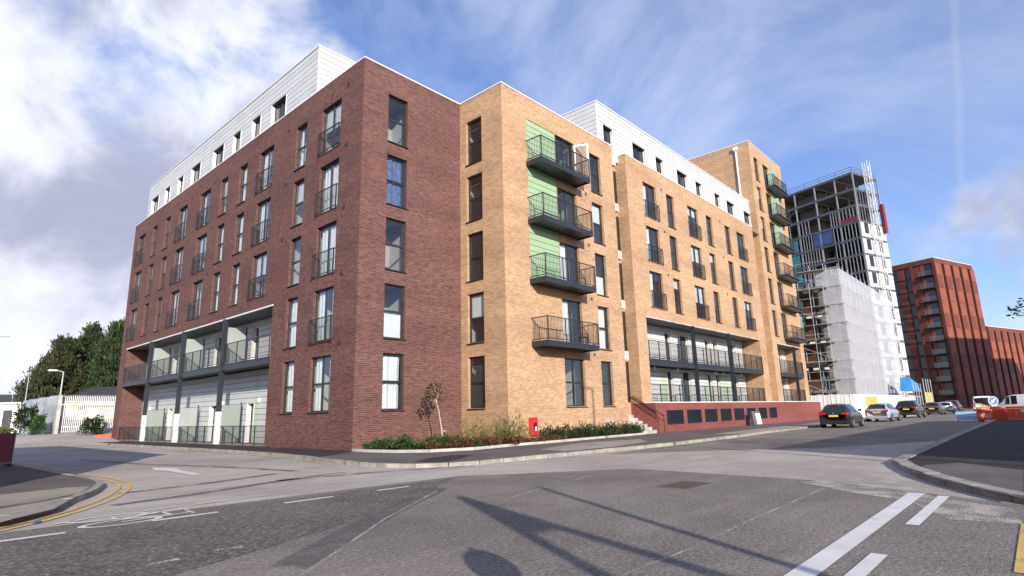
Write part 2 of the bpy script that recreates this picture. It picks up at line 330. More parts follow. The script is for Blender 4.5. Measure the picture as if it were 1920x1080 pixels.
def blob_leaves(pts, size, mat, name, up=0.3, aspect=0.5, droop=0.0, dirs=None):
    """a leaf-sized folded face at every point"""
    n = len(pts); d = RN.normal(size=(n, 3)); d[:, 2] = d[:, 2] * 0.6 + up
    if dirs is not None: d = d * 0.45 + dirs
    d /= np.linalg.norm(d, axis=1)[:, None]
    s = np.cross(d, RN.normal(size=(n, 3))); s /= np.linalg.norm(s, axis=1)[:, None]
    ln = (size * RN.uniform(0.6, 1.3, n))[:, None]; wd = ln * aspect * 0.5
    a = pts; b = pts + d * ln * 0.5 + s * wd; c = pts + d * ln - np.array([0, 0, droop]) * ln; e = pts + d * ln * 0.5 - s * wd
    V_ = np.stack([a, b, c, e], 1).reshape(-1, 3); F = np.arange(4 * n).reshape(n, 4)
    me = bpy.data.meshes.new(name); me.from_pydata(V_.tolist(), [], F.tolist()); me.materials.append(M[mat]); me.update(); return me
# ------------------------------------------------------------------ ground, roads, pavements
def hgt(y):
    t = min(1, max(0, (y - 28) / 11.0)); return -0.1 + 0.72 * t * t * (3 - 2 * t)
gx = [-900, -300, -100, -40, -20, -10, 0, 10, 25, 60, 150, 300, 900]; gy = [-900, -300, -100, -40, -10, 0, 15, 26, 28, 29, 30, 31, 32, 33, 34, 35, 36, 37, 38, 39, 42, 60, 120, 300, 900]
b = MB()
for i in range(len(gx) - 1):
    for j in range(len(gy) - 1):
        b.quad(*[(x, y, hgt(y)) for x, y in ((gx[i], gy[j]), (gx[i + 1], gy[j]), (gx[i + 1], gy[j + 1]), (gx[i], gy[j + 1]))])
struct('ground', b, 'ground')
def flat(name, pts, z, mat, parent=None, kind='structure'):
    return ob(name, MB().poly([(p[0], p[1], z) for p in pts]), parent, mat=mat, kind=kind)
ZR = -0.1
mr = flat('main_road', [(-60, -10.35)] + [GR(*p) for p in ((330, 958), (620, 922), (860, 893), (1190, 879), (1560, 903), (1715, 922))] + [(-2.4, -20.0), (-5, -25), (-5, -60), (-60, -60)], ZR + .004, 'road')
flat('road_patch', [(-20, -10.9)] + [GR(*p) for p in ((200, 990), (330, 962), (620, 926), (850, 898), (780, 935), (640, 985), (488, 1032), (330, 1078))] + [(-11.6, -16.0), (-20, -15)], ZR + .008, 'road2')
flat('street', [(3.5, -9.4), (10, -9.25), (25, -8.8), (60, -8.7), (160, -8.7), (160, -17.0), (14, -17.1), (9, -14.6), (6.5, -11.8)], ZR + .004, 'road')
def spline(P, step):
    P = [np.array(p, float) for p in P]; out = []
    for i in range(len(P) - 1):
        p0, p1, p2, p3 = P[max(i - 1, 0)], P[i], P[i + 1], P[min(i + 2, len(P) - 1)]
        n = max(2, int(np.linalg.norm(p2 - p1) / 0.15))
        for k in range(n):
            t = k / n; out.append(0.5 * ((2 * p1) + (p2 - p0) * t + (2 * p0 - 5 * p1 + 4 * p2 - p3) * t * t + (3 * p1 - p0 - 3 * p2 + p3) * t ** 3))
    out.append(P[-1]); out = np.array(out); s = np.concatenate([[0], np.cumsum(np.linalg.norm(np.diff(out, axis=0), axis=1))])
    q = np.arange(0, s[-1], step); return np.stack([np.interp(q, s, out[:, k]) for k in range(2)], 1)
def kerb(parent, path, side, w, z0, z1, n=150, mat='kerb'):
    for k, (a, c) in enumerate(zip(path[:-1], path[1:])):
        if k >= n: break
        d = c - a; ln = np.linalg.norm(d); ang = math.atan2(d[1], d[0])
        j = random.uniform(-.006, .006)
        o = ob('kerb_stone', ubox(mat), parent, (a[0], a[1], z0 + j), ang + random.uniform(-.006, .006), (ln - 0.03, w * side, z1 - z0))
KB = spline([(-1.9, 30), (-1.9, 12), (-1.95, 5), (-2.4, -0.3), (-2.95, -3.5), (-3.15, -5.7), (-2.75, -7.3), (-1.5, -8.2), (0.4, -8.4), (3.3, -8.7), (7.6, -9.05), (11, -9.1), (16, -9.0), (25, -8.6), (60, -8.5), (150, -8.5)], 0.915)
pv = flat('pavement', [tuple(p) for p in KB] + [(150, 1), (18, 1), (2, 1), (2, 30)], 0.0, 'pave')
kerb(pv, KB, 1, 0.14, -0.12, 0.012, 130)
flat('pavement_strip', [(-0.02, 29.5), (-1.74, 29.5), (-1.74, 8), (-1.85, 3.5), (-2.2, 0.2), (-2.55, -2.0), (0.0, -0.2)], 0.004, 'pave_new')
flat('tar_or_sunlit_patch', [GR(*p, z=0) for p in ((775, 866), (805, 859), (850, 853), (888, 853), (865, 860), (835, 866))], 0.004, 'pave_new')
flat('pavement_slab', [GR(*p, z=0) for p in ((1010, 843), (1085, 831), (1200, 823), (1215, 828), (1150, 838), (1060, 846))], 0.004, 'pave_pale')
flat('pavement_slab', [(17, -8.75), (48, -8.3), (48, -6.6), (24, -6.9), (16, -7.4)], 0.004, 'pave_pale')
KL = spline([(-9.2, 29), (-9.2, 8), (-9.15, 1), (-9.0, -2.6), (-9.1, -4.2), (-9.65, -6.0), (-10.5, -7.7), (-11.5, -9.0), (-13.2, -10.2), (-16, -10.9), (-30, -11.2)], 0.915)
pl = flat('pavement', [tuple(p) for p in KL] + [(-30, 29)], 0.0, 'pave')
kerb(pl, KL, -1, 0.14, -0.12, 0.010)
flat('pavement_slab', [GR(*p, z=0) for p in ((0, 928), (120, 915), (168, 912), (150, 925), (60, 942), (0, 950))] + [(-11.8, -7)], 0.004, 'pave_pale')
flat('pavement_slab', [GR(*p, z=0) for p in ((0, 955), (110, 935), (148, 928), (100, 955), (30, 972), (0, 980))] + [(-12.2, -8.6)], 0.004, 'pave_pale')
KR = spline([(-5.5, -25), (-3.6, -21.6), (-2.14, -19.83), (-0.7, -18.93), (1.17, -18.07), (3.1, -17.5), (5.2, -17.35), (27, -17.15), (60, -17), (100, -17)], 0.915)
pr = flat('pavement', [tuple(p) for p in KR] + [(100, -29), (-5.5, -29)], 0.0, 'pave_new')
kerb(pr, KR, -1, 0.26, -0.12, 0.014, mat='kerb')
flat('tar_or_sunlit_patch', [GR(*p, z=0) for p in ((1712, 884), (1735, 872), (1800, 868), (1919, 882), (1919, 935), (1830, 915), (1760, 898))], .004, 'pave')  # sunlit strip near the kerb, painted in as paler tarmac
# painted markings: one sheet for every mark
ZM = ZR + .012
def strip(name, pts, wd, mat, z=ZM):
    pts = [np.array(p, float) for p in pts]; bb = MB(); L_, R_ = [], []
    for i, p in enumerate(pts):
        d = pts[min(i + 1, len(pts) - 1)] - pts[max(i - 1, 0)]; d /= np.linalg.norm(d); n = np.array([-d[1], d[0]]) * wd / 2
        L_.append(p + n); R_.append(p - n)
    for i in range(len(pts) - 1): bb.quad(*[(q[0], q[1], z) for q in (R_[i], R_[i + 1], L_[i + 1], L_[i])])
    return ob(name, bb, mat=mat, kind='structure')
for x0, x1 in ((-17.6, -16.7), (-15.6, -14.7), (-13.7, -12.8), (-11.75, -11.0), (-10.0, -9.1), (-8.05, -7.13), (-6.2, -5.45)): strip('lane_dash', [(x0, -10.62), (x1, -10.62)], 0.11, 'paint')
for a, c in (((100, 984), (140, 978)), ((266, 959.7), (330, 951.4)), ((361, 947.5), (430, 938)), ((452, 935.6), (505, 928.5)), ((530, 924.6), (572, 919)), ((598, 916), (638, 910.5)), ((690, 904), (730, 899))):
    strip('lane_dash', [GR(*a), GR(*c)], 0.09, 'paint_worn' if a[0] > 400 else 'paint')
strip('edge_line', [(-1.75, -18.56), (-10.5, -18.58)], 0.21, 'paint')
strip('edge_dash', [(-1.9, -18.92), (-4.66, -18.92)], 0.14, 'paint'); strip('edge_dash', [(-6.4, -18.92), (-9.4, -18.92)], 0.14, 'paint')
strip('yellow_line', [GR(1929, 985), GR(1925, 1030), GR(1921, 1078)], 0.13, 'yellow')
def offs(path, d):
    t = np.gradient(path, axis=0); t /= np.linalg.norm(t, axis=1)[:, None]; return path + np.stack([-t[:, 1], t[:, 0]], 1) * d
strip('yellow_line', offs(KL, 0.30)[12:], 0.075, 'yellow'); strip('yellow_line', offs(KL, 0.50)[12:], 0.075, 'yellow')
strip('yellow_line', offs(KB, -0.25)[10:38], 0.07, 'yellow'); strip('yellow_line', offs(KB, -0.30)[48:85], 0.07, 'yellow')
strip('edge_line', offs(KB, -0.95)[50:95], 0.10, 'paint_worn')
flat('road_arrow', [GR(*p) for p in ((284, 877), (330, 878.2), (340, 882.6), (380, 890.2), (364, 892), (312, 883.4), (291, 883))], ZM, 'paint')
def ring(name, cx, cy, rx, ry, wd):
    bb = MB(); n = 28
    for k in range(n):
        q = []
        for t, s_ in ((k, 0), (k + 1, 0), (k + 1, 1), (k, 1)):
            a = 2 * math.pi * t / n; q.append((cx + (rx - wd * 1.6 * s_) * math.cos(a), cy + (ry - wd * s_) * math.sin(a), ZM))
        bb.quad(*q)
    return bb
cyc = ring('', -10.30, -9.72, 0.52, 0.27, 0.06); c2_ = ring('', -10.30, -10.34, 0.52, 0.27, 0.06)
for f_ in c2_.f: cyc.quad(*[c2_.v[k] for k in f_])
def seg(a, c, wd=0.055):
    a, c = np.array(a), np.array(c); d = (c - a) / np.linalg.norm(c - a); n = np.array([-d[1], d[0]]) * wd / 2
    cyc.quad(*[(q[0], q[1], ZM + .001) for q in (a - n, c - n, c + n, a + n)])
for a, c in (((-10.30, -10.34), (-9.35, -10.22)), ((-10.30, -9.72), (-9.60, -9.82)), ((-10.25, -10.02), (-9.62, -10.20)), ((-10.25, -10.02), (-9.62, -9.83)), ((-9.65, -9.80), (-9.62, -10.20)), ((-9.60, -9.82), (-9.30, -9.78)), ((-9.30, -9.66), (-9.30, -9.92)), ((-9.35, -10.05), (-9.35, -10.36)), ((-10.30, -9.72), (-10.25, -10.02))): seg(a, c)
ob('bicycle_symbol', cyc, mat='paint', kind='structure')
flat('survey_mark', [GR(*p) for p in ((60, 982), (74, 977), (80, 980), (66, 985))], ZM, 'bluepaint')
for a, c in (((281, 1060), (335, 1050)), ((400, 1034), (456, 1027))): strip('worn_dash', [GR(*a), GR(*c)], 0.09, 'paint_worn')
for P_ in (((1560, 910), (1400, 980), (1290, 1032), (1170, 1079)), ((820, 921), (720, 975), (640, 1030), (565, 1080)), ((1200, 880), (1100, 895), (1000, 921), (940, 940))):
    strip('trench_joint', [GR(*p) for p in P_], 0.035, 'dusty', ZM - .002)
flat('dust_spill', [GR(*p) for p in ((1500, 905), (1600, 895), (1680, 905), (1760, 935), (1900, 955), (1919, 985), (1780, 975), (1700, 940), (1600, 925))], ZM - .003, 'dusty')
for P_ in (((225, 926), (300, 917), (400, 905), (520, 888)), ((210, 948), (330, 932), (450, 914), (560, 897), (660, 884)), ((520, 902), (640, 891), (760, 882), (900, 873)), ((150, 862), (260, 870), (420, 876), (560, 884))):
    strip('tyre_track', [tuple(p) for p in spline([GR(*p) for p in P_], .3)], 0.26, 'tyre', ZM - .004)
strip('tyre_track', [tuple(p) for p in spline([GR(*p) for p in ((825, 915), (720, 965), (610, 1025), (520, 1078))], .3)], 0.42, 'tyre', ZM - .003)
0 and flat('dust_spill', [GR(*p) for p in ((330, 1000), (520, 965), (760, 940), (1010, 925), (1160, 935), (1000, 965), (860, 985), (620, 1010), (480, 1030))], ZM - .006, 'dusty')
for px_, py_, r_ in ():
    cx_, cy_ = GR(px_, py_); rs_ = random.Random(px_)
    flat('oil_stain', [(cx_ + r_ * rs_.uniform(.6, 1.3) * 1.5 * math.cos(a), cy_ + r_ * rs_.uniform(.6, 1.3) * math.sin(a)) for a in np.linspace(0, 6.28, 13)[:-1]], ZM - .001, 'oil')
mc = thing('manhole_cover', 'rusty iron manhole cover set in the dark asphalt', 'manhole cover', (-2.55, -15.1, ZR))
ob('frame', MB().box(-.55, -.33, 0, .55, .33, .010), mc, mat='pave')
rust = M['rust'] = surf('rusty_iron', (0.10, 0.062, 0.048), 0.8, 0, 0.3, 12, 0.6, 60)
ob('cover_plate', MB().box(-.47, -.26, .0, -.005, .26, .016), mc, mat='rust'); ob('cover_plate', MB().box(.005, -.26, .0, .47, .26, .016), mc, mat='rust')
# ------------------------------------------------------------------ the apartment building
BLD = thing('apartment_building', 'large dark red and buff brick apartment block with balconies and white rooftop storey', 'building')
RL = -math.pi / 2                     # walls that face -X; local x runs to the right, y inwards
def wall(name, loc, rz, u0, u1, z0, z1, ops, mat, label=None, soff=None):
    bb = MB(); xs = sorted({u0, u1} | {v for o in ops for v in o[:2]}); zs = sorted({z0, z1} | {v for o in ops for v in o[2:4]})
    for i in range(len(xs) - 1):
        for j in range(len(zs) - 1):
            x, z = (xs[i] + xs[i + 1]) / 2, (zs[j] + zs[j + 1]) / 2
            if any(o[0] < x < o[1] and o[2] < z < o[3] for o in ops): continue
            a, c, d, e = xs[i], xs[i + 1], zs[j], zs[j + 1]
            bb.quad((a, 0, d), (c, 0, d), (c, 0, e), (a, 0, e), uv=[(a, d), (c, d), (c, e), (a, e)])
    for o in ops:
        a, c, d, e = o[:4]; D = o[4] if len(o) > 4 else 0.2
        if D <= 0: continue
        bb.quad((a, 0, d), (a, 0, e), (a, D, e), (a, D, d), uv=[(0, d), (0, e), (D, e), (D, d)])
        bb.quad((c, 0, d), (c, D, d), (c, D, e), (c, 0, e), uv=[(0, d), (D, d), (D, e), (0, e)])
        if D < 1: bb.quad((a, 0, e), (c, 0, e), (c, D, e), (a, D, e), uv=[(a, 0), (c, 0), (c, D), (a, D)])
        if D < 1: bb.quad((a, 0, d), (a, D, d), (c, D, d), (c, 0, d), uv=[(a, 0), (a, D), (c, D), (c, 0)])
    o = ob(name, bb, BLD, loc, rz, mat=mat)
    if label: o['label'] = label
    return o
def win_mesh(w, h, cols, rows):
    def f():
        bb = MB(); t = 0.065; y0, y1 = 0.0, 0.07
        bb.box(0, y0, 0, t, y1, h); bb.box(w - t, y0, 0, w, y1, h); bb.box(t, y0, 0, w - t, y1, t); bb.box(t, y0, h - t, w - t, y1, h)
        for k in range(1, cols): bb.box(w * k / cols - .05, y0 + .002, t, w * k / cols + .05, y1, h - t)
        for k in range(1, rows):
            for c in range(cols):
                a = t if c == 0 else w * c / cols + .05; e = w - t if c == cols - 1 else w * (c + 1) / cols - .05
                bb.box(a, y0 + .004, h * k / rows - .045, e, y1, h * k / rows + .045)
        return bb.mesh('window_frame', 'frame')
    return cached(('win', w, h, cols, rows), f)
def rail_mesh(w, h, dep=0.0, mat='frame', step=0.105, side=True):
    """railing along local x at y = -dep with returns to the wall, posts, two rails and upright bars"""
    def f():
        bb = MB(); r = 0.022
        bb.box(0, -dep, h - .04, w, -dep + .04, h); bb.box(0, -dep, 0.06, w, -dep + .035, 0.095)
        n = max(1, round(w / 1.3))
        for k in range(n + 1):
            x = min(max(w * k / n, r), w - r); bb.box(x - r, -dep + .002, 0, x + r, -dep + .045, h - .04)
        k = step
        while k < w - .05: bb.box(k - .006, -dep + .012, .095, k + .006, -dep + .026, h - .04); k += step
        if dep > .05:
            for x in (0, w - .04):
                bb.box(x, -dep + .04, h - .04, x + .04, 0, h); bb.box(x, -dep + .035, .06, x + .035, 0, .095)
                k = step
                while k < dep - .05: bb.box(x + .012, -dep + k, .095, x + .026, -dep + k + .012, h - .04); k += step
        return bb.mesh('railing', mat)
    return cached(('rail', round(w, 2), h, round(dep, 2), mat, step), f)
def room_mesh(w, h, d=1.6):
    def f():
        bb = MB(); a, c = -.35, w + .35; y0, y1 = .085, d; z0, z1 = -.02, h + .15
        bb.quad((a, y1, z0), (c, y1, z0), (c, y1, z1), (a, y1, z1)); bb.quad((a, y0, z0), (a, y1, z0), (a, y1, z1), (a, y0, z1)); bb.quad((c, y0, z0), (c, y0, z1), (c, y1, z1), (c, y1, z0))
        bb.quad((a, y0, z0), (c, y0, z0), (c, y1, z0), (a, y1, z0)); bb.quad((a, y0, z1), (a, y1, z1), (c, y1, z1), (c, y0, z1))
        bb.quad((a, y0, z0), (0, y0, z0), (0, y0, z1), (a, y0, z1)); bb.quad((w, y0, z0), (c, y0, z0), (c, y0, z1), (w, y0, z1)); bb.quad((0, y0, h), (w, y0, h), (w, y0, z1), (0, y0, z1))
        return bb.mesh('room_interior', 'room')
    return cached(('room', w, h), f)
def curtain_mesh(x0, x1, z0, z1, mat, wav=0.035):
    def f():
        bb = MB(); n = max(8, int((x1 - x0) / 0.035)); P_ = []
        for k in range(n + 1):
            x = x0 + (x1 - x0) * k / n; P_.append((x, .16 + wav * math.sin(k * 1.25 + math.sin(k * .37) * 2)))
        for k in range(n): bb.quad((P_[k][0], P_[k][1], z0), (P_[k + 1][0], P_[k + 1][1], z0), (P_[k + 1][0], P_[k + 1][1] * .9, z1), (P_[k][0], P_[k][1] * .9, z1))
        return bb.mesh('curtain', mat, True)
    return cached(('cur', round(x0, 2), round(x1, 2), round(z0, 2), round(z1, 2), mat), f)
def blind_mesh(w, z0, z1, slats):
    def f():
        bb = MB()
        if not slats: bb.box(.06, .11, z0, w - .06, .118, z1)
        else:
            z = z0
            while z < z1: bb.quad((.06, .10, z), (w - .06, .10, z), (w - .06, .145, z + .035), (.06, .145, z + .035)); z += .052
            bb.box(.06, .10, z1, w - .06, .15, z1 + .05)
        return bb.mesh('blind', 'slat' if slats else 'curtain')
    return cached(('bl', w, round(z0, 2), round(z1, 2), slats), f)
def window(kind, loc, rz, u, z, dress=None, inset=0.2, rail=False, sill=True, wd=None, ht=None):
    w, h, cols, rows = dict(N=(1.08, 2.36, 1, 2), B=(1.70, 2.38, 2, 1), G=(1.70, 2.30, 2, 2), P=(1.68, 1.50, 2, 1), Q=(1.08, 1.50, 1, 1), D=(1.68, 2.38, 2, 1), T=(1.10, 2.36, 1, 1))[kind]
    w = wd or w; h = ht or h
    base = Matrix.Translation(loc) @ Matrix.Rotation(rz, 4, 'Z') @ Matrix.Translation((u, inset - .07, z))
    o = ob('window', win_mesh(w, h, cols, rows), BLD, base.translation, rz)
    t = .065
    for c in range(cols):
        for r in range(rows):
            a = t if c == 0 else w * c / cols + .05; e = w - t if c == cols - 1 else w * (c + 1) / cols - .05
            b0 = t if r == 0 else h * r / rows + .045; b1 = h - t if r == rows - 1 else h * (r + 1) / rows - .045
            ob('pane', cached(('pane', round(e - a, 3), round(b1 - b0, 3)), lambda: MB().box(0, 0, 0, e - a, .012, b1 - b0).mesh('pane', 'glass')), o, (a, .028 + random.uniform(-.004, .004), b0))
    ob('room_interior', room_mesh(w, h), o)
    if sill: ob('sill', cached(('sill', w), lambda: MB().box(-.03, -.20, -.045, w + .03, .0, -.012).mesh('sill', 'frame')), o)
    d = dress
    if d == 'white': ob('curtain', curtain_mesh(.05, w - .05, .05, h - .12, 'curtain'), o)
    elif d == 'blue': ob('curtain', curtain_mesh(.05, w - .05, .05, h - .12, 'bluecurtain', .045), o)
    elif d == 'pair':
        ob('curtain', curtain_mesh(.05, w * .36, .05, h - .1, 'curtain'), o); ob('curtain', curtain_mesh(w * .70, w - .05, .05, h - .1, 'curtain'), o)
    elif d == 'left': ob('curtain', curtain_mesh(.05, w * .48, .05, h - .1, 'curtain'), o)
    elif d == 'half': ob('blind', blind_mesh(w, h * .5, h - .08, False), o)
    elif d == 'quarter': ob('blind', blind_mesh(w, h * .74, h - .08, False), o)
    elif d == 'slats': ob('blind', blind_mesh(w, .10, h * .8, True), o)
    elif d == 'allslats': ob('blind', blind_mesh(w, .10, h - .16, True), o)
    elif d == 'low': ob('blind', blind_mesh(w, .08, h * .48, False), o)
    if rail:
        g = ob('guard_rail', rail_mesh(w + .16, 1.10, 0.14), o, (-.08, -(inset - .07) , -.06))
    return o
def dressing(): return random.choice([None, None, 'pair', 'half', 'left', 'white', 'quarter', 'pair', 'white'])
def boards(parent, loc_u, z0, z1, h, ops, y, mats, u0=None, u1=None, th=.03, splits=(), gap=.026):
    """horizontal boards as separate pieces in the parent's local frame, cut round the openings"""
    nrow = max(1, round((z1 - z0) / h)); h = (z1 - z0) / nrow; jb = MB()
    for r in range(nrow):
        a0, a1 = z0 + r * h, z0 + (r + 1) * h
        cu = [u0] + sorted(s_ for s_ in splits if u0 < s_ < u1) + [u1]; segs = [(p_, q_, a0, a1) for p_, q_ in zip(cu, cu[1:])]
        for o in ops:
            ns = []
            for s_ in segs:
                if o[1] <= s_[0] or o[0] >= s_[1] or o[3] <= s_[2] + .001 or o[2] >= s_[3] - .001: ns.append(s_); continue
                if o[0] > s_[0]: ns.append((s_[0], o[0], s_[2], s_[3]))
                if o[1] < s_[1]: ns.append((o[1], s_[1], s_[2], s_[3]))
                m0, m1 = max(o[0], s_[0]), min(o[1], s_[1])
                if o[3] < s_[3] - .03: ns.append((m0, m1, o[3], s_[3]))
                if o[2] > s_[2] + .03: ns.append((m0, m1, s_[2], o[2]))
            segs = ns
        for s_ in segs:
            if s_[1] - s_[0] < .02: continue
            jb.box(s_[0], y + th * .45, s_[2] - gap * .5, s_[1], y + th, s_[2] + gap * .5)
            mm = mats(s_[0], s_[1], r) if callable(mats) else mats
            ob('cladding_board', ubox(mm), parent, (s_[0], y, s_[2] + gap * .5), 0, (s_[1] - s_[0], th, s_[3] - s_[2] - gap))
    ob('board_joints', jb, parent, mat='joint')
# --- left (street) front, dark red brick
FL = [1.5 + 3 * k for k in range(9)]
colsL = [('B', 31.88), ('N', 28.43), ('N', 25.62), ('B', 22.9), ('B', 18.9), ('N', 15.62), ('N', 12.9), ('B', 10.25), ('N', 6.06), ('B', 3.53)]
PT = 17.15
ops = []
for k, y in colsL:
    w_ = 1.70 if k == 'B' else 1.08
    for fl in (2, 3, 4): ops.append((-y, -y + w_, FL[fl] + .05, FL[fl] + 2.40, .2))
for fl in (0, 1): ops += [(-6.06, -4.98, FL[fl] + .05, FL[fl] + 2.40, .2), (-3.53, -1.83, FL[fl] + .05, FL[fl] + 2.40, .2)]
ops.append((-31.6, -7.5, 0.06, 6.83, 1.5))
wall('red_brick_wall', (0, 0, 0), RL, -33.1, 0, -.1, PT, ops, 'red', 'dark red brick street wall')
for k, y in colsL:
    for fl in (2, 3, 4): window(k, (0, 0, 0), RL, -y, FL[fl] + .04, random.choice(['pair', 'left', 'white', 'half', 'white', None]), rail=(k == 'B'), sill=(k != 'B'))
window('N', (0, 0, 0), RL, -6.06, FL[0] + .04, 'left'); window('N', (0, 0, 0), RL, -6.06, FL[1] + .04, 'left')
window('G', (0, 0, 0), RL, -3.53, FL[0] + .04, 'pair', ht=2.36); window('B', (0, 0, 0), RL, -3.53, FL[1] + .04, 'pair', rail=True, sill=False)
# --- short red return, one bay of windows
wall('red_brick_wall', (0, 0, 0), 0, 0, 5.78, -.1, PT, [(1.34, 2.44, FL[k] + .05, FL[k] + 2.40, .2) for k in range(5)], 'red', 'red brick return wall with one column of windows')
for k, d in enumerate(['white', 'low', None, 'blue', None]): window('N', (0, 0, 0), 0, 1.35, FL[k] + .04, d)
# --- buff block
TB = -2.96
wall('buff_brick_wall', (5.78, 0, 0), RL, 0, 2.96, -.1, PT, [(.47, 1.57, FL[k] + .05, FL[k] + 2.40, .2) for k in range(5)], 'tan')
for k, d in enumerate(['slats', 'half', 'allslats', 'slats', 'slats']): window('N', (5.78, 0, 0), RL, .48, FL[k] + .04, d)
ops = [(7.6, 9.92, FL[2] - .06, 15.90, .06)]
for k in range(5): ops += [(9.95, 11.65, FL[k] + .05, FL[k] + 2.40, .2), (13.14, 14.22, FL[k] + .05, FL[k] + 2.40, .2)]
wall('buff_brick_wall', (0, TB, 0), 0, 5.78, 15.6, -.1, PT, ops, 'tan', 'buff brick corner block with four projecting balconies')
for k in range(5):
    window('B' if k else 'G', (0, TB, 0), 0, 9.95, FL[k] + .04, [None, 'left', 'left', None, None][k], sill=(k == 0), ht=2.36 if k == 0 else None)
    window('N', (0, TB, 0), 0, 13.15, FL[k] + .04, [None, 'white', 'low', 'half', None][k])
gp = ob('green_panel', MB().box(7.6, .055, FL[2] - .06, 9.92, .10, 15.90), BLD, (0, TB, 0), mat='joint'); gp['label'] = 'light green boarded panel beside the balcony doors'
boards(gp, 0, FL[2] - .05, 15.89, .30, [], .022, 'green_board', 7.61, 9.91)
def balcony(x0, x1, y, z, dep=1.0):
    s_ = ob('balcony', cached(('bal', round(x1 - x0, 2), dep), lambda: MB().box(0, -dep, -.26, x1 - x0, -dep + .06, .0).box(0, -dep + .06, -.26, .06, 0, .0).box(x1 - x0 - .06, -dep + .06, -.26, x1 - x0, 0, 0).box(.06, -dep + .06, -.20, x1 - x0 - .06, 0, -.04).mesh('balcony', 'steel')), BLD, (x0, y, z))
    ob('railing', rail_mesh(x1 - x0, 1.12, dep - .01), s_, (0, -.006, 0)); ob('deck', cached(('deck', round(x1 - x0, 2)), lambda: MB().box(.07, -dep + .07, -.035, x1 - x0 - .07, 0, -.008).mesh('deck', 'soffit')), s_)
    return s_
for k in (1, 2, 3, 4): balcony(7.5, 11.6, TB, FL[k] + .02)
# open glazed white door on the top balcony
od = ob('open_door', MB().box(0, 0, 0, .09, .06, 2.2).box(.71, 0, 0, .80, .06, 2.2).box(.09, 0, 0, .71, .06, .10).box(.09, 0, 2.1, .71, .06, 2.2), BLD, (11.6, TB - .02, FL[4] + .1), R(-62), mat='white')
ob('pane', MB().box(.09, .025, .10, .71, .035, 2.1), od, mat='glass')
def seat(x, y, z, rz):               # balcony chair: a thing of its own
    t = thing('balcony_chair', 'dark chair on the lowest buff block balcony', 'chair', (x, y, z), rz)
    ob('seat', MB().box(-.22, -.22, .40, .22, .22, .44), t, mat='black'); ob('backrest', MB().box(-.22, .19, .44, .22, .22, .88), t, mat='black')
    for sx in (-.2, .17):
        for sy in (-.2, .17): ob('leg', MB().box(sx, sy, 0, sx + .03, sy + .03, .40), t, mat='black')
seat(10.9, TB - .5, FL[1] + .012, 0.4)
# --- slot between the blocks with white spandrels, and the second one before the tower
def slot(x0, x1, top, spandrel):
    ops_ = []
    wl = wall('slot_wall', (0, -2.2, 0), 0, x0, x1, -.1, top, [], 'tan'); 
    if spandrel:
        for k in range(5):
            s_ = ob('slot_window', MB().box(x0 + .05, -.05, FL[k] + .25, x1 - .05, -.002, FL[k] + 2.6), BLD, (0, -2.2, 0), mat='carglass')
            p_ = ob('spandrel_panel', MB().box(x0 + .03, -.55, FL[k] + 2.62, x0 + .75, -.003, FL[k] + 3.12), BLD, (0, -2.2, 0), mat='white_board')
    ob('slot_fascia', MB().box(x0 + .002, -.26, top - .5, x1 - .002, -.031, top - .01), BLD, (0, -2.2, 0), mat='white_board')
    ob('slot_coping', MB().box(x0, -.03, top - .002, x1, .25, top + .05), BLD, (0, -2.2, 0), mat='trim')
slot(15.6, 17.15, PT, True); slot(38.65, 40.3, PT, False)
wall('slot_wall', (15.6, TB, 0), R(90), 0, .76, -.1, PT, [], 'tan')
wall('slot_wall', (17.15, -2.2, 0), RL, 0, .76, 1.66, PT, [], 'tan'); wall('slot_wall', (40.3, -2.2, 0), RL, 0, .76, -.1, 16.5, [], 'tan'); wall('slot_wall', (38.65, TB, 0), R(90), 0, .76, -.1, PT, [], 'tan')
# --- long buff wing
colsR = [('B', 19.17), ('N', 22.33), ('B', 25.55), ('N', 28.70), ('N', 32.25), ('B', 34.72)]
ops = [(18.32, 37.24, 1.72, 6.83, 1.5)]
for k, x in colsR:
    for fl in (2, 3, 4): ops.append((x, x + (1.7 if k == 'B' else 1.08), FL[fl] + .05, FL[fl] + 2.40, .2))
wall('buff_brick_wall', (0, TB, 0), 0, 17.15, 38.65, 1.3, PT, ops, 'tan', 'long buff brick wing above the loggia')
for k, x in colsR:
    for fl in (2, 3, 4): window(k, (0, TB, 0), 0, x, FL[fl] + .04, random.choice([None, None, None, 'left', 'half', 'quarter']), rail=(k == 'B'), sill=(k != 'B'))
# --- buff tower
TT = 26.2
ops = [(41.55, 48.2, 1.72, 6.83, 1.5), (45.3, 47.75, FL[5] - .1, 24.9, .06)]
for fl in range(2, 8): ops += [(41.32, 42.40, FL[fl] + .05, FL[fl] + 2.40, .2), (43.72, 45.28, FL[fl] + .05, FL[fl] + 2.40, .2)]
wall('buff_brick_wall', (0, TB, 0), 0, 40.3, 49.4, 1.3, TT, ops, 'tan', 'tall buff brick tower with six stacked balconies')
wall('buff_brick_wall', (40.3, 3.1, 0), RL, 0, 6.06, 16.5, TT, [], 'tan')
for fl in range(2, 8):
    window('N', (0, TB, 0), 0, 41.32, FL[fl] + .04, random.choice([None, 'half'])); window('B', (0, TB, 0), 0, 43.72, FL[fl] + .04, None, wd=1.56, sill=False)
    balcony(43.8, 47.9, TB, FL[fl] + .02, 0.8)
gp = ob('green_panel', MB().box(45.3, .055, FL[5] - .1, 47.75, .10, 24.9), BLD, (0, TB, 0), mat='joint')
boards(gp, 0, FL[5] - .09, 24.89, .30, [], .022, 'green_board', 45.31, 47.74)
for fl in (5, 6, 7): ob('privacy_screen', MB().box(44.9, -.75, FL[fl] + .05, 44.93, -.01, FL[fl] + 1.9), BLD, (0, TB, 0), mat='palegreen')
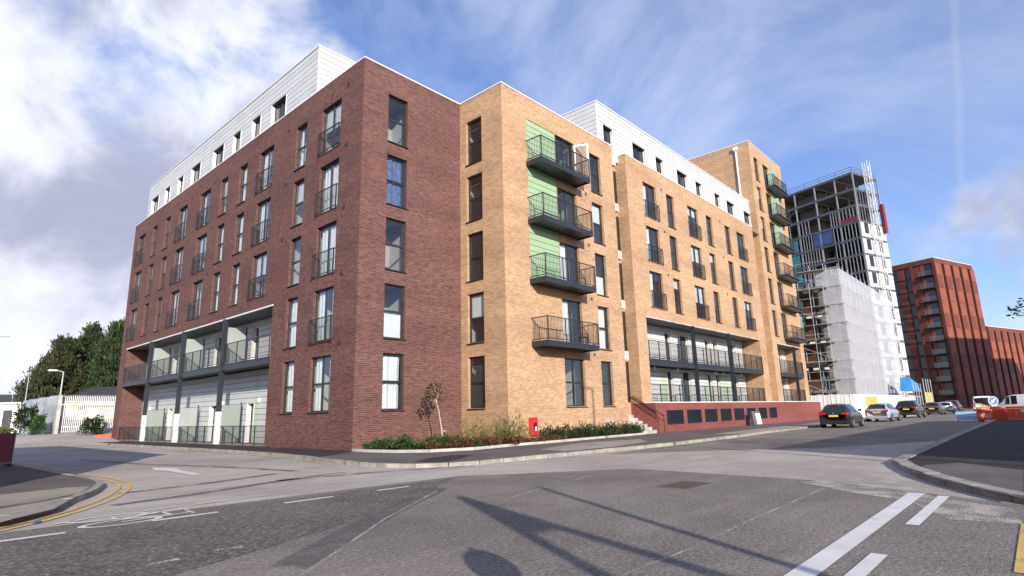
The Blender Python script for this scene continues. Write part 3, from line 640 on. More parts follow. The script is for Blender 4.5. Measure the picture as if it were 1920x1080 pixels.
dp = ob('downpipe', MB().tube((40.18, -1.75, 20.1), (40.18, -1.75, 25.5), .09, n=10), BLD, mat='trim'); ob('hopper_head', MB().box(40.02, -1.95, 25.5, 40.295, -1.55, 25.85), dp, mat='trim')
# --- other outer walls, roofs, copings
def plainwall(a, c, z0, z1, mat): ob('rear_wall', MB().quad((a[0], a[1], z0), (c[0], c[1], z0), (c[0], c[1], z1), (a[0], a[1], z1), uv=[(0, z0), (math.dist(a, c), z0), (math.dist(a, c), z1), (0, z1)]), BLD, mat=mat)
plainwall((12, 33.1), (0, 33.1), -.1, PT, 'red'); plainwall((12, 9.5), (12, 33.1), -.1, PT, 'red'); plainwall((40.3, 9.5), (12, 9.5), -.1, PT, 'tan'); plainwall((49.4, TB), (49.4, 9.5), -.1, TT, 'tan'); plainwall((49.4, 9.5), (40.3, 9.5), -.1, TT, 'tan')
plainwall((40.3, 9.5), (40.3, 3.1), 16.5, TT, 'tan')
ob('flat_roof', MB().poly([(0, 0, PT - .35), (5.78, 0, PT - .35), (5.78, TB, PT - .35), (15.6, TB, PT - .35), (15.6, -2.2, PT - .35), (17.15, -2.2, PT - .35), (17.15, TB, PT - .35), (40.3, TB, PT - .35), (40.3, 9.5, PT - .35), (12, 9.5, PT - .35), (12, 33.1, PT - .35), (0, 33.1, PT - .35)]), BLD, mat='roof')
ob('flat_roof', MB().poly([(40.3, TB, TT - .3), (49.4, TB, TT - .3), (49.4, 9.5, TT - .3), (40.3, 9.5, TT - .3)]), BLD, mat='roof')
def coping(a, c, z, o_=.03, wd=.34):
    a, c = Vector((a[0], a[1], 0)), Vector((c[0], c[1], 0)); d = (c - a).normalized(); n = Vector((d.y, -d.x, 0))
    P_ = [a + n * o_, c + n * o_, c - n * wd, a - n * wd]
    ob('coping', MB().hexa([(p.x, p.y, z - .03) for p in P_] + [(p.x, p.y, z + .03) for p in P_]), BLD, mat='trim')
coping((0, 33.1), (0, -.035), PT); coping((.34, 0), (5.78 - .035, 0), PT + .003); coping((5.78, 0), (5.78, TB - .035), PT); coping((6.12, TB), (15.62, TB), PT + .003); coping((17.15, TB), (38.65, TB), PT)
coping((40.3, 3.1), (40.3, TB - .035), TT); coping((40.64, TB), (49.4, TB), TT + .003)
# --- white boarded rooftop storey
def penthouse(loc, rz, u0, u1, z1, wins, depth, label, endw):
    top = ob('rooftop_storey', MB().box(u0 + .04, .26, 16.8, u1 - .04, depth, z1 - .02), BLD, loc, rz, mat='joint'); top['label'] = label
    ops_ = [(u, u + (1.68 if k == 'P' else 1.08), 17.30, 18.80) for k, u in wins]
    boards(top, 0, 16.85, z1, .30, ops_, .0, lambda a, c, r: 'white_board' if r % 3 else 'white_board2', u0, u1, .045)
    for r in range(11):                # boards of the end face
        h = (z1 - 16.85) / 11
        ob('cladding_board', ubox('white_board'), top, (u1 - .035 if endw > 0 else u0 - .01, .05, 16.85 + r * h + .013), 0, (.045, depth - .05, h - .026))
    ob('corner_trim', MB().box(u1 - .05 if endw > 0 else u0 - .02, -.012, 16.85, u1 + .02 if endw > 0 else u0 + .05, .05, z1), top, mat='trim')
    ob('roof_edge', MB().box(u0 - .05, -.05, z1, u1 + .05, depth, z1 + .07), top, mat='trim')
    for k, u in wins:
        wd = 1.68 if k == 'P' else 1.08; ld = (u, -.02, 17.30)
        o = ob('window', win_mesh(wd, 1.50, 2 if k == 'P' else 1, 1), top, (u, .17, 17.30))
        ob('pane', cached(('ppane', wd), lambda: MB().box(.06, .03, .06, wd - .06, .046, 1.44).mesh('pane', 'carglass')), o)
        for a_ in (-.03, wd + .002): ob('jamb_trim', cached('ptrim', lambda: MB().box(0, 0, 0, .028, .27, 1.53).mesh('jamb_trim', 'white')), o, (a_, -.19, -.02))
        ob('head_trim', cached(('phead', wd), lambda: MB().box(-.03, -.19, 1.512, wd + .03, .08, 1.54).mesh('head_trim', 'frame')), o); ob('sill', cached(('psill', wd), lambda: MB().box(-.03, -.22, -.05, wd + .03, .08, -.022).mesh('sill', 'trim')), o)
penthouse((.30, 0, 0), RL, -31.5, -4.73, 20.15, [('P', -30.6), ('Q', -27.45), ('Q', -24.7), ('P', -22.05), ('P', -18.15), ('Q', -15.0), ('Q', -12.3), ('P', -9.8)], 9, 'white boarded rooftop storey on the red wing', 1)
penthouse((0, -2.41, 0), 0, 15.04, 40.25, 20.15, [('Q', 15.65), ('P', 19.15), ('Q', 22.3), ('P', 25.5), ('Q', 28.65), ('Q', 32.2), ('P', 34.68), ('P', 38.5)], 9, 'white boarded rooftop storey on the buff wing', -1)
# --- loggias
def loggia(loc, rz, u0, u1, zf, zm, zs, cols, doors, dep, greens, wraps=False, label=None, lowrail=0.95):
    root = ob('loggia', MB().box(u0 - .3, dep + .30, zf - .1, u1 + .3, dep + .40, zs + .05), BLD, loc, rz, mat='joint')
    if label: root['label'] = label
    dops = []
    for (du, dw) in doors: dops += [(du, du + dw, zf, zf + 2.15), (du, du + dw, zm, zm + 2.15)]
    def mt(a, c, r):
        if any(g0 < (a + c) / 2 < g1 for g0, g1 in greens): return 'palegreen'
        return 'white_board' if r % 4 else 'white_board2'
    boards(root, 0, zf, zm - .3, .30, dops, dep - .035, mt, u0 - .2, u1 + .2, .03, [v for g in greens for v in g])
    boards(root, 0, zm, zs, .30, dops, dep - .035, 'white_board', u0 - .2, u1 + .2, .03)
    for (du, dw) in doors:
        for z in (zf, zm):
            o = ob('door', cached(('door', dw), lambda: MB().box(0, 0, 0, .07, .06, 2.12).box(dw - .07, 0, 0, dw, .06, 2.12).box(.07, 0, 0, dw - .07, .06, .2).box(.07, 0, 2.03, dw - .07, .06, 2.12).box(dw / 2 - .04, .002, .2, dw / 2 + .04, .055, 2.03).mesh('door', 'frame')), root, (du, dep + .20, z))
            ob('pane', cached(('dpane', dw), lambda: MB().box(.07, .02, .2, dw - .07, .035, 2.03).mesh('pane', 'carglass')), o)
            for a_ in (-.03, dw + .002): ob('door_reveal', cached('drev', lambda: MB().box(0, -.25, 0, .028, .10, 2.17).mesh('door_reveal', 'white')), o, (a_, 0, 0))
            ob('door_head', cached(('dhead', dw), lambda: MB().box(-.03, -.25, 2.125, dw + .03, .10, 2.15).mesh('door_head', 'white')), o)
            ob('handle', cached('hand', lambda: MB().box(.10, -.05, .98, .24, -.005, 1.02).mesh('handle', 'chrome')), o)
        ob('wall_lamp', cached('wlamp', lambda: MB().lathe([(.0, -.10), (.12, -.09), (.15, -.05), (.15, 0)], 16, 'y').mesh('wall_lamp', 'opal', True)), root, (du + dw + .62, dep - .04, zf + 2.25))
    ob('soffit', MB().box(u0, .02, zs, u1, dep, zs + .06), root, mat='soffit')
    ob('head_trim', MB().box(u0 - .05, -.04, zs - .02, u1 + .05, .05, zs + .05), root, mat='trim' if wraps else 'concrete')
    ob('floor_slab', MB().box(u0, .05, zf - .1, u1, dep, zf), root, mat='concrete')
    ob('mid_slab', MB().box(u0 + .01, .10, zm - .22, u1 - .01, dep - .04, zm - .01), root, mat='soffit')
    ob('edge_beam', MB().box(u0 + .005, -.06, zm - .34, u1 - .005, .10, zm).box(u0 + .005, -.09, zm - .34, u1 - .005, -.06, zm - .30).box(u0 + .005, -.09, zm - .04, u1 - .005, -.06, zm), root, mat='steel')
    for c in cols:
        s_ = ob('column', MB().box(c - .09, -.14, zf - .05, c - .05, .09, zs).box(c + .05, -.14, zf - .05, c + .09, .09, zs).box(c - .05, -.04, zf - .05, c + .05, -.01, zs), root, mat='steel')
        if wraps: ob('plastic_wrap', MB().box(c - .105, -.155, zf, c + .105, .105, zf + 1.7), s_, mat='wrap')
        if not wraps: continue
        ob('privacy_screen', MB().box(c - .02, .14, zf + .05, c + .01, dep - .35, zf + 2.05), root, mat='frost' if c == cols[1] else 'frost_green')
        ob('privacy_screen', MB().box(c - .02, .14, zm + .05, c + .01, dep - .35, zm + 2.1), root, mat='frost')
        ob('screen_post', MB().box(c - .03, dep - .35, zf, c + .02, dep - .29, zf + 2.2), root, mat='steel'); ob('screen_post', MB().box(c - .03, dep - .35, zm, c + .02, dep - .29, zm + 2.2), root, mat='steel')
    ob('railing', rail_mesh(u1 - u0 - .02, 1.12, 0, 'frame'), root, (u0 + .01, -.055, zm)); ob('railing', rail_mesh(u1 - u0 - .02, lowrail, 0, 'frame'), root, (u0 + .01, .06, zf))
loggia((0, 0, 0), RL, -31.6, -7.5, .06, 4.30, 6.83, [-25.6, -19.4, -13.1], [(-31.2, .85), (-25.7, .85), (-18.3, 1.3), (-13.0, .85)], 1.5, [(-12.15, -11.6), (-24.85, -24.2)], True, 'two storey loggia with dark steel columns wrapped in plastic at the foot')
loggia((0, TB, 0), 0, 18.32, 37.24, 1.72, 4.31, 6.83, [24.5, 30.6], [(20.0, .9), (23.25, .9), (25.5, 1.35), (29.6, .9), (31.1, .8), (34.65, .9), (37.0, .4)], 1.5, [(22.3, 23.25), (29.1, 29.6), (31.9, 33.4)], False, 'two storey loggia of the buff wing above the red plinth', 1.1)
loggia((0, TB, 0), 0, 41.55, 48.2, 1.72, 4.31, 6.83, [46.0], [(43.6, .9), (46.2, .9)], 1.5, [], False, None, 1.1)
# --- red plinth with dark louvre panels, coping, steps and handrails
PY = -3.80
vents = [(18.35, 20.45), (20.95, 22.95), (23.45, 25.35), (25.9, 27.7), (28.2, 30.0), (30.55, 32.3), (32.9, 34.6), (35.2, 36.9)]
pw = wall('plinth_wall', (0, PY, 0), 0, 17.15, 49.4, -.1, 1.66, [(a, c, .42, 1.25, .05) for a, c in vents], 'plinth', 'red brick plinth with eight dark louvre panels')
for a, c in vents:
    v = ob('louvre_panel', MB().box(a, .05, .42, c, .07, 1.25).box(a, -.012, .42, a + .04, .05, 1.25).box(c - .04, -.012, .42, c, .05, 1.25).box(a + .04, -.012, .42, c - .04, .05, .46).box(a + .04, -.012, 1.21, c - .04, .05, 1.25), pw, mat='steel')
    bb = MB(); z = .47
    while z < 1.19: bb.quad((a + .04, .0, z), (c - .04, .0, z), (c - .04, .045, z + .045), (a + .04, .045, z + .045)); z += .05
    ob('louvre_slats', bb, v, mat='steel')
wall('plinth_wall', (17.15, TB + .76, 0), RL, 0, 1.6, -.1, 1.66, [], 'plinth')
ob('plinth_side', MB().quad((49.4, PY, -.1), (49.4, TB, -.1), (49.4, TB, 1.66), (49.4, PY, 1.66)), BLD, mat='plinth')
ob('plinth_coping', MB().box(17.10, PY - .05, 1.66, 49.45, TB + .001, 1.715), BLD, mat='trim')
ob('terrace_floor', MB().quad((17.15, TB, 1.70), (49.4, TB, 1.70), (49.4, -1.4, 1.70), (17.15, -1.4, 1.70)), BLD, mat='concrete')
for k in range(6): ob('step', MB().box(15.62, -3.75 + k * .28, 0, 17.14, -2.2, .17 * (k + 1)), BLD, mat='concrete')
for yy in (-3.35,):
    hr = ob('handrail', MB().tube((17.05, -4.3, .95), (17.05, -2.4, 2.1), .03).tube((17.05, -4.3, .65), (17.05, -2.4, 1.8), .02).tube((17.05, -4.3, 0), (17.05, -4.3, .97), .025), BLD, mat='frame')
# --- small wall pieces
for (u, z) in [(-1.35, FL[k] + 2.75) for k in range(5)] + [(-7.0, FL[k] + 2.5) for k in (2, 3, 4)] + [(-16.6, FL[k] + 2.5) for k in (2, 3, 4)] + [(-20.6, FL[k] + 2.5) for k in (2, 3, 4)]:
    ob('air_vent', cached('vent', lambda: MB().box(0, -.02, 0, .17, .0, .17).box(.02, -.03, .02, .15, -.02, .05).box(.02, -.03, .07, .15, -.02, .10).box(.02, -.03, .12, .15, -.02, .15).mesh('air_vent', 'steel')), BLD, (0, -u, z), RL)
for x, z in [(12.5, FL[k] + 2.62) for k in range(5)] + [(21.6, FL[k] + 2.4) for k in (2, 3, 4)] + [(31.3, FL[k] + 2.4) for k in (2, 3, 4)]:
    ob('air_vent', cached('vent2', lambda: MB().box(0, -.02, 0, .16, .0, .16).box(.02, -.03, .03, .14, -.02, .06).box(.02, -.03, .09, .14, -.02, .12).mesh('air_vent', 'rust')), BLD, (x, TB, z))
gr_ = ob('wall_grille', MB().box(13.1, -.02, .45, 14.2, 0, .95), BLD, (0, TB, 0), mat='tan'); bb = MB()
for k in range(8): bb.box(13.14, -.035, .48 + k * .057, 14.16, -.02, .51 + k * .057)
ob('grille_bars', bb, gr_, mat='concrete')
# ------------------------------------------------------------------ things at the foot of the building
fb = thing('fire_inlet_box', 'bright red fire inlet cabinet on the buff wall behind the shrubs', 'cabinet', (7.1, TB, .0))
ob('cabinet', MB().box(0, -.16, .30, .46, -.004, 1.08), fb, mat='redbox'); dr = ob('door_frame', MB().box(.05, -.175, .36, .41, -.161, 1.02), fb, mat='redbox'); ob('door_glass', MB().box(.13, -.182, .48, .36, -.176, .86), dr, mat='carglass'); ob('notice', MB().box(.22, -.188, .50, .34, -.183, .68), dr, mat='whiteplate')
# planting bed with a pale edging
bedp = [(-.06, -.15), (-.1, -1.3), (.12, -2.7), (.75, -3.75), (2.3, -4.35), (4.9, -4.15), (6.4, -4.22), (10.5, -4.05), (15.4, -3.95), (15.55, TB), (5.78, TB), (5.78, 0), (0, 0)]
bed = struct('planting_bed', MB().poly([(p[0], p[1], .05) for p in bedp]), 'soil')
eb = MB()
for a, c in zip(bedp[:8], bedp[1:9]): eb.bar((a[0], a[1], .045), (c[0], c[1], .045), .09, .11)
tag(ob('bed_edging', eb, mat='concrete'), 'pale concrete edging round the planting bed', 'edging')
def shrub_mesh(kind, seed):
    def f():
        rs = np.random.RandomState(seed)
        n, r, h, sz, mt, up, asp = dict(green=(420, .42, .50, .13, 'leaf', .25, .55), dark=(420, .40, .62, .14, 'leaf_dark', .7, .32), bronze=(380, .36, .36, .11, 'leaf_red', .3, .55), feather=(420, .40, .95, .22, 'leaf_yel', 1.1, .10), low=(260, .36, .26, .10, 'leaf_red', .3, .5))[kind]
        p = rs.normal(size=(n, 3)); p /= np.linalg.norm(p, axis=1)[:, None]; p *= rs.uniform(.35, 1, n)[:, None] ** .6
        lump = 1 + .35 * np.sin(p[:, 0] * 4 + seed) * np.sin(p[:, 1] * 5 + seed * 2)
        p[:, 0] *= r * lump; p[:, 1] *= r * lump; p[:, 2] = (p[:, 2] * .5 + .5) * h * lump
        dirs = np.stack([p[:, 0] / r, p[:, 1] / r, np.full(n, up)], 1)
        return blob_leaves(p, sz, mt, 'foliage', .3, asp, .2 if kind == 'feather' else 0, dirs)
    return cached(('shrub', kind, seed), f)
def stems(kind, h):
    def f():
        bb = MB()
        for k in range(5):
            a = k * 1.26; bb.tube((0, 0, 0), (math.cos(a) * .16, math.sin(a) * .16, h * .7), .010, .004, 5, False)
        return bb.mesh('stems', 'bark')
    return cached(('stems', kind), f)
SL = dict(green='glossy green shrub in the bed along the red brick wall', dark='dark upright shrub in the bed along the buff front wall', bronze='bronze leaved shrub in the bed by the young tree', feather='tall feathery yellow green plant in the inner corner of the bed', low='low reddish ground plant at the edge of the planting bed')
def shrub(kind, x, y, s_, seed):
    t = thing('shrub', SL[kind], 'shrub', (x, y, .04), random.uniform(0, 6.28), SL[kind].split(' in the')[0].split(' at the')[0] + 's'); t.scale = (s_, s_, s_ * random.uniform(.85, 1.15))
    ob('foliage', shrub_mesh(kind, seed % 4), t); ob('stems', stems(kind, dict(green=.5, dark=.62, bronze=.36, feather=.95, low=.26)[kind]), t)
for i in range(17):
    t_ = i / 16; x = .28 + t_ * 2.5; shrub('green', x + random.uniform(-.1, .1), max(-3.6, -1.0 - t_ * 2.6) + random.uniform(-.9, .6), random.uniform(.55, .95), i)
for i in range(16): shrub('bronze', 1.2 + i * .25, -3.75 + random.uniform(-.3, .5) + (i > 8) * -.1, random.uniform(.55, .95), i)
for i in range(6): shrub('feather', 3.9 + i * .36, -3.4 - .06 * i + random.uniform(-.25, .15) if i > 2 else -2.2 - i * .45, random.uniform(.75, 1.15), i)
for i in range(21): shrub('dark', 7.4 + i * .40, -3.58 + random.uniform(-.14, .12), random.uniform(.55, .95) * (1.2 if i > 15 else 1), i)
for i in range(10): shrub('low', 4.6 + i * .38, -3.95 + random.uniform(-.08, .08), random.uniform(.7, 1.0), i)
M['leaf_sap'] = leafmat('sapling_leaf', (0.085, 0.050, 0.030), (0.040, 0.060, 0.022), 6.0)
# young tree with a pale stem
yt = thing('young_tree', 'slim young tree with pale leaning stem in the planting bed', 'tree', (3.25, -1.62, .05))
tr_ = MB(); P_ = [(0, 0, 0), (-.12, -.02, .75), (-.30, -.05, 1.45), (-.42, -.05, 1.80)]
for a, c, r0, r1 in zip(P_, P_[1:], (.036, .030, .024), (.030, .024, .016)): tr_.tube(a, c, r0, r1, 8)
tr_.tube((-.09, -.02, .60), (.08, -.05, .58), .02, .02)
ob('trunk', tr_, yt, mat='palebark'); bb = MB()
tips = [(-.80, -.05, 2.05), (-.62, .1, 2.36), (-.28, -.05, 2.40), (-.15, .05, 2.2), (-.90, 0, 1.9), (-.5, 0, 2.5), (-.3, .1, 1.95)]
for t_ in tips: bb.tube((-.41, -.05, 1.75), t_, .010, .004, 5, False)
ob('limbs', bb, yt, mat='palebark')
pts = np.concatenate([np.array(t_) + RN.normal(size=(30, 3)) * .08 for t_ in tips] + [np.array([-.45, 0, 2.05]) + RN.normal(size=(40, 3)) * .12])
ob('crown', blob_leaves(pts, .11, 'leaf_sap', 'crown', 0, .6), yt)
# A-board
ab = thing('pavement_sign', 'small folding board sign standing before the red plinth', 'sign', (30.1, -4.55, 0), -.75)
for s_ in (-1, 1):
    p_ = ob('panel', MB().hexa([(-.3, s_ * .28, .05), (.3, s_ * .28, .05), (.3, s_ * .31, .05), (-.3, s_ * .31, .05), (-.3, s_ * .02, 1.0), (.3, s_ * .02, 1.0), (.3, s_ * .05, 1.0), (-.3, s_ * .05, 1.0)]), ab, mat='black' if s_ < 0 else 'whiteplate')
ob('poster', MB().hexa([(-.05, -.275, .12), (.28, -.275, .12), (.28, -.315, .12), (-.05, -.315, .12), (-.05, -.045, .92), (.28, -.045, .92), (.28, -.07, .92), (-.05, -.07, .92)]), ab, mat='whiteplate')
# ------------------------------------------------------------------ vehicles
def interp(xs, pts): 
    a = np.array(pts, float); return np.stack([np.interp(xs, a[:, 0], a[:, k]) for k in range(1, a.shape[1])], 1)
def smooth(v, n=1):
    for _ in range(n): v[1:-1] = .25 * v[:-2] + .5 * v[1:-1] + .25 * v[2:]
    return v
def car(name, label, cat, x, y, paintm, kind, rz=0.0):
    """x forward, rear towards the camera; body lofted through stations (x, half width, belt z, roof z, roof half width)"""
    t = thing(name, label, cat, (x, y, -.096), rz, 'vehicles along the street')
    if kind == 'hatch': ST = [(-2.05, .70, .80, .82, .66), (-2.0, .82, .93, .95, .74), (-1.9, .86, .98, 1.00, .72), (-1.45, .89, .98, 1.36, .60), (-1.15, .90, .96, 1.44, .60), (-.2, .90, .93, 1.47, .62), (.45, .90, .90, 1.40, .61), (1.05, .89, .90, .93, .70), (1.75, .84, .78, .80, .66), (2.1, .70, .62, .64, .55), (2.18, .58, .52, .54, .5)]; H0, wb, wr = .22, 1.30, .31
    elif kind == 'suv': ST = [(-2.2, .76, .95, .97, .72), (-2.16, .88, 1.05, 1.07, .78), (-2.1, .92, 1.08, 1.12, .76), (-1.8, .94, 1.08, 1.58, .66), (-1.4, .94, 1.06, 1.67, .66), (-.2, .94, 1.03, 1.69, .68), (.5, .94, 1.02, 1.60, .66), (1.15, .93, 1.02, 1.05, .76), (1.9, .88, .93, .95, .70), (2.2, .74, .75, .77, .6), (2.28, .6, .6, .62, .5)]; H0, wb, wr = .28, 1.38, .36
    else: ST = [(-2.45, .88, 1.02, 1.80, .76), (-2.42, .95, 1.06, 1.98, .80), (-2.3, .97, 1.06, 2.02, .82), (-.6, .97, 1.05, 2.03, .82), (.6, .97, 1.03, 1.98, .80), (.95, .97, 1.03, 1.86, .76), (1.65, .95, 1.03, 1.12, .78), (2.1, .90, .98, 1.00, .74), (2.4, .80, .80, .82, .66), (2.5, .66, .66, .68, .56)]; H0, wb, wr = .28, 1.55, .34
    xs = np.unique(np.concatenate([np.linspace(ST[0][0], ST[-1][0], 40), [s_[0] for s_ in ST]])); S = smooth(interp(xs, ST), 1)
    def ringp(i):
        w_, zb, zr, wr_ = S[i]; cab = zr - zb > .08
        return [(0, H0), (w_ * .82, H0), (w_ * .95, H0 + .09), (w_, H0 + .30), (w_ * 1.0, zb - .12), (w_ * .965, zb), (wr_ + (w_ * .965 - wr_) * .12, zr - .10 if cab else zr - .01), (wr_ * .88, zr - .02), (wr_ * .5, zr), (0, zr + .005)]
    body, gl, trim = MB(), MB(), MB()
    x0g = [s_[0] for s_ in ST if s_[3] - s_[2] > .3][0]; 
    cabx = [s_[0] for s_ in ST if s_[3] - s_[2] > .25]; xa, xb = cabx[0], cabx[-1]
    for i in range(len(xs) - 1):
        A, B = ringp(i), ringp(i + 1); xm = (xs[i] + xs[i + 1]) / 2
        slope_r = xm < xa and S[i][2] - S[i][1] + S[i + 1][2] - S[i + 1][1] > .10; slope_f = xm > xb and S[i][2] - S[i][1] > .06
        for k in range(9):
            for s_ in (-1, 1):
                q = [(xs[i], s_ * A[k][0], A[k][1]), (xs[i + 1], s_ * B[k][0], B[k][1]), (xs[i + 1], s_ * B[k + 1][0], B[k + 1][1]), (xs[i], s_ * A[k + 1][0], A[k + 1][1])]
                if s_ < 0: q = q[::-1]
                isg = (k == 5 and xa - .05 < xm < xb + .1 and not (kind == 'van' and xm < .1) and abs((xm - xa) % 1.05 - .98) > .04) or (k >= 7 and (slope_r or slope_f))
                (gl if isg else (trim if k < 2 else body)).quad(*q)
    Rr = ringp(0); body.poly([(xs[0], -p[0], p[1]) for p in Rr] + [(xs[0], p[0], p[1]) for p in Rr[::-1]])
    Rf = ringp(len(xs) - 1); body.poly([(xs[-1], p[0], p[1]) for p in Rf] + [(xs[-1], -p[0], p[1]) for p in Rf[::-1]])
    ob('body', body.mesh('body', 'car_' + paintm, True), t); ob('windows', gl.mesh('windows', 'carglass', True), t); ob('underside', trim.mesh('underside', 'black', True), t)
    wm = S[:, 0].max(); xr = xs[0]
    for sx in (-wb, wb):
        for s_ in (-1, 1):
            wh = ob('wheel', MB().lathe([(wr * .62, -.10), (wr * .96, -.11), (wr, -.07), (wr, .07), (wr * .96, .11), (wr * .62, .10)], 20, 'y').mesh('tyre', 'rubber', True), t, (sx, s_ * (wm - .09), wr))
            ob('rim', MB().lathe([(0, s_ * .10), (wr * .15, s_ * .10), (wr * .5, s_ * .085), (wr * .64, s_ * .105)], 20, 'y').mesh('rim', 'chrome', True), wh)
            ob('wheel_arch', MB().lathe([(wr * 1.0, s_ * .0), (wr * 1.17, s_ * .075), (wr * 1.17, s_ * -.05)], 20, 'y').mesh('wheel_arch', 'black', True), wh)
    bz = ST[2][2]; wbk = ST[1][1]
    for s_ in (-1, 1):
        if kind == 'van': ob('tail_light', MB().box(xr - .03, s_ * .80 - .07, .75, xr + .05, s_ * .80 + .07, 1.25), t, mat='tail')
        else: ob('tail_light', MB().hexa([(xr - .02, s_ * wbk * .98 - .02 * s_, bz - .20), (xr - .02, s_ * wbk * .52, bz - .14), (xr + .16, s_ * wbk * .52, bz - .14), (xr + .22, s_ * wbk * 1.035, bz - .20), (xr - .01, s_ * wbk * .95, bz - .04), (xr - .01, s_ * wbk * .55, bz - .05), (xr + .16, s_ * wbk * .55, bz - .05), (xr + .22, s_ * wbk * 1.03, bz - .02)]), t, mat='tail')
        ob('door_mirror', MB().hexa([(xb - .02, s_ * (wm - .02), bz + .0), (xb + .08, s_ * (wm - .02), bz), (xb + .10, s_ * (wm + .17), bz + .02), (xb - .02, s_ * (wm + .17), bz + .02), (xb - .02, s_ * (wm - .02), bz + .12), (xb + .08, s_ * (wm - .02), bz + .10), (xb + .10, s_ * (wm + .17), bz + .13), (xb - .02, s_ * (wm + .17), bz + .15)]), t, mat='black')
    pz = bz - .30 if kind != 'van' else .78
    ob('number_plate', MB().box(xr - .03, -.26, pz, xr - .012, .26, pz + .115), t, mat='plate'); ob('bumper', MB().box(xr - .045, -ST[1][1] * .92, H0 + .06, xr + .12, ST[1][1] * .92, H0 + .24), t, mat='black' if kind != 'hatch' or paintm != 'silver' else 'car_silver')
    ob('brake_light', MB().box(ST[4][0] - .36, -.16, ST[4][3] - .07, ST[4][0] - .30, .16, ST[4][3] - .045), t, mat='tail') if kind != 'van' else None
    if kind == 'van': ob('rear_window', MB().box(xr - .022, -.62, 1.22, xr + .02, .62, 1.70), t, mat='carglass'); ob('door_gap', MB().box(xr - .024, -.008, .5, xr, .008, 1.9), t, mat='black')
    ob('badge', MB().lathe([(0, -.012), (.045, -.010), (.045, 0)], 14, 'x').mesh('badge', 'chrome'), t, (xr - .012, 0, bz - .09))
    return t
car('parked_car', 'black hatchback nearest to the camera with a yellow plate', 'car', 29.4, -10.25, 'black', 'hatch', .02)
car('parked_car', 'silver hatchback in front of the ochre sign', 'car', 43.7, -9.95, 'silver', 'hatch', -.03)
car('parked_car', 'black tall SUV just beyond the silver hatchback', 'car', 57.5, -9.85, 'dark', 'suv', -.02)
car('parked_car', 'dark hatchback behind the black SUV', 'car', 71.5, -10.1, 'grey', 'hatch')
car('parked_car', 'small white hatchback far down the row of cars', 'car', 81.0, -10.3, 'whitecar', 'hatch')
car('parked_car', 'dark grey SUV farthest in the row of cars', 'car', 95.0, -9.6, 'grey', 'suv')
car('parked_van', 'white van with dark rear windows beside the orange cones', 'van', 79.0, -14.3, 'whitecar', 'van')
q = DEP(1912, 778, 58); car('parked_van', 'white van at the right edge behind the orange barriers', 'van', float(q[0]) + 1, float(q[1]) - .4, 'whitecar', 'van', R(70))
# ------------------------------------------------------------------ works barriers, cones, arrow sign
def barrier(x, y, rz, mat, label, cat='barrier', group='orange plastic barriers'):
    t = thing('plastic_barrier', label, cat, (x, y, -.096), rz, group)
    bb = MB(); bb.box(-1, -.03, .10, 1, .03, .22).box(-1, -.03, .90, 1, .03, 1.0)
    for k in range(21): bb.box(-1 + k * .098, -.025, .22, -1 + k * .098 + .042, .025, .90)
    ob('panel', bb, t, mat=mat); ob('board', MB().box(-.9, -.045, .60, .9, -.032, .84), t, mat=mat)
    for s_ in (-.8, .8): ob('foot', MB().box(s_ - .06, -.28, 0, s_ + .06, .28, .10), t, mat='black')
    return t
for i, a in enumerate(((1864, 790), (1892, 790), (1922, 790))):
    x, y = GR(*a); b_ = barrier(x, y, R(-58), 'orange', ['leftmost orange plastic barrier beside the striped cones', 'orange plastic barrier under the blue arrow sign', 'orange plastic barrier at the right edge of the photo'][i])
    ob('notice', MB().box(-.15, -.052, .62, .15, -.046, .80), b_, mat='whiteplate')
def cone(x, y, label, h=.9):
    t = thing('traffic_cone', label, 'cone', (x, y, -.096), random.uniform(0, 6), 'traffic cones')
    ob('base', MB().box(-.2, -.2, 0, .2, .2, .05), t, mat='black')
    for k, (a, c) in enumerate(((0, .28), (.28, .45), (.45, .68), (.68, .85), (.85, 1.0))):
        ob('band', MB().lathe([(.15 - .12 * a, .05 + a * (h - .05)), (.15 - .12 * c, .05 + c * (h - .05))], 16).mesh('band', 'whiteplate' if k in (1, 3) else 'orange', True), t)
for p, lb in (((1842, 788), 'striped cone at the left end of the orange barriers'), ((1846, 783), 'striped cone just behind the leftmost barrier'), ((1888, 781), 'cone standing behind the middle barrier'), ((1906, 780), 'cone beside the white van at the right edge')):
    x, y = GR(*p); cone(x, y, lb)
x, y = GR(1868, 782)
sg = thing('arrow_sign', 'round blue keep left arrow sign above the orange barriers', 'sign', (x, y, -.096), R(-58))
ob('disc', MB().lathe([(0, -.02), (.36, -.02), (.36, .02), (0, .02)], 28, 'y').mesh('disc', 'bluesign'), sg, (0, 0, 1.42))
ob('rim', MB().lathe([(.36, -.025), (.40, -.025), (.40, .025), (.36, .025)], 28, 'y').mesh('rim', 'whiteplate'), sg, (0, 0, 1.42))
ar = MB(); c_, s_ = math.cos(R(225)), math.sin(R(225))
def rot(u, v): return (u * c_ - v * s_, -.024, 1.42 + u * s_ + v * c_)
ar.poly([rot(-.24, -.05), rot(.05, -.05), rot(.05, -.15), rot(.27, 0), rot(.05, .15), rot(.05, .05), rot(-.24, .05)]); ob('arrow', ar, sg, mat='whiteplate')
for s_ in (-.25, .25): ob('leg', MB().bar((s_, .05, 0), (s_ * .5, 0.03, 1.2), .04), sg, mat='galv')
x, y = GR(1815, 790)
bs = thing('works_board', 'pale blue board lying against low supports beside the barriers', 'board', (x, y, -.096), R(-75)); ob('board', MB().hexa([(-.65, -.3, .1), (.65, -.3, .1), (.65, -.26, .1), (-.65, -.26, .1), (-.65, .12, .7), (.65, .12, .7), (.65, .16, .7), (-.65, .16, .7)]), bs, mat='paleblue')
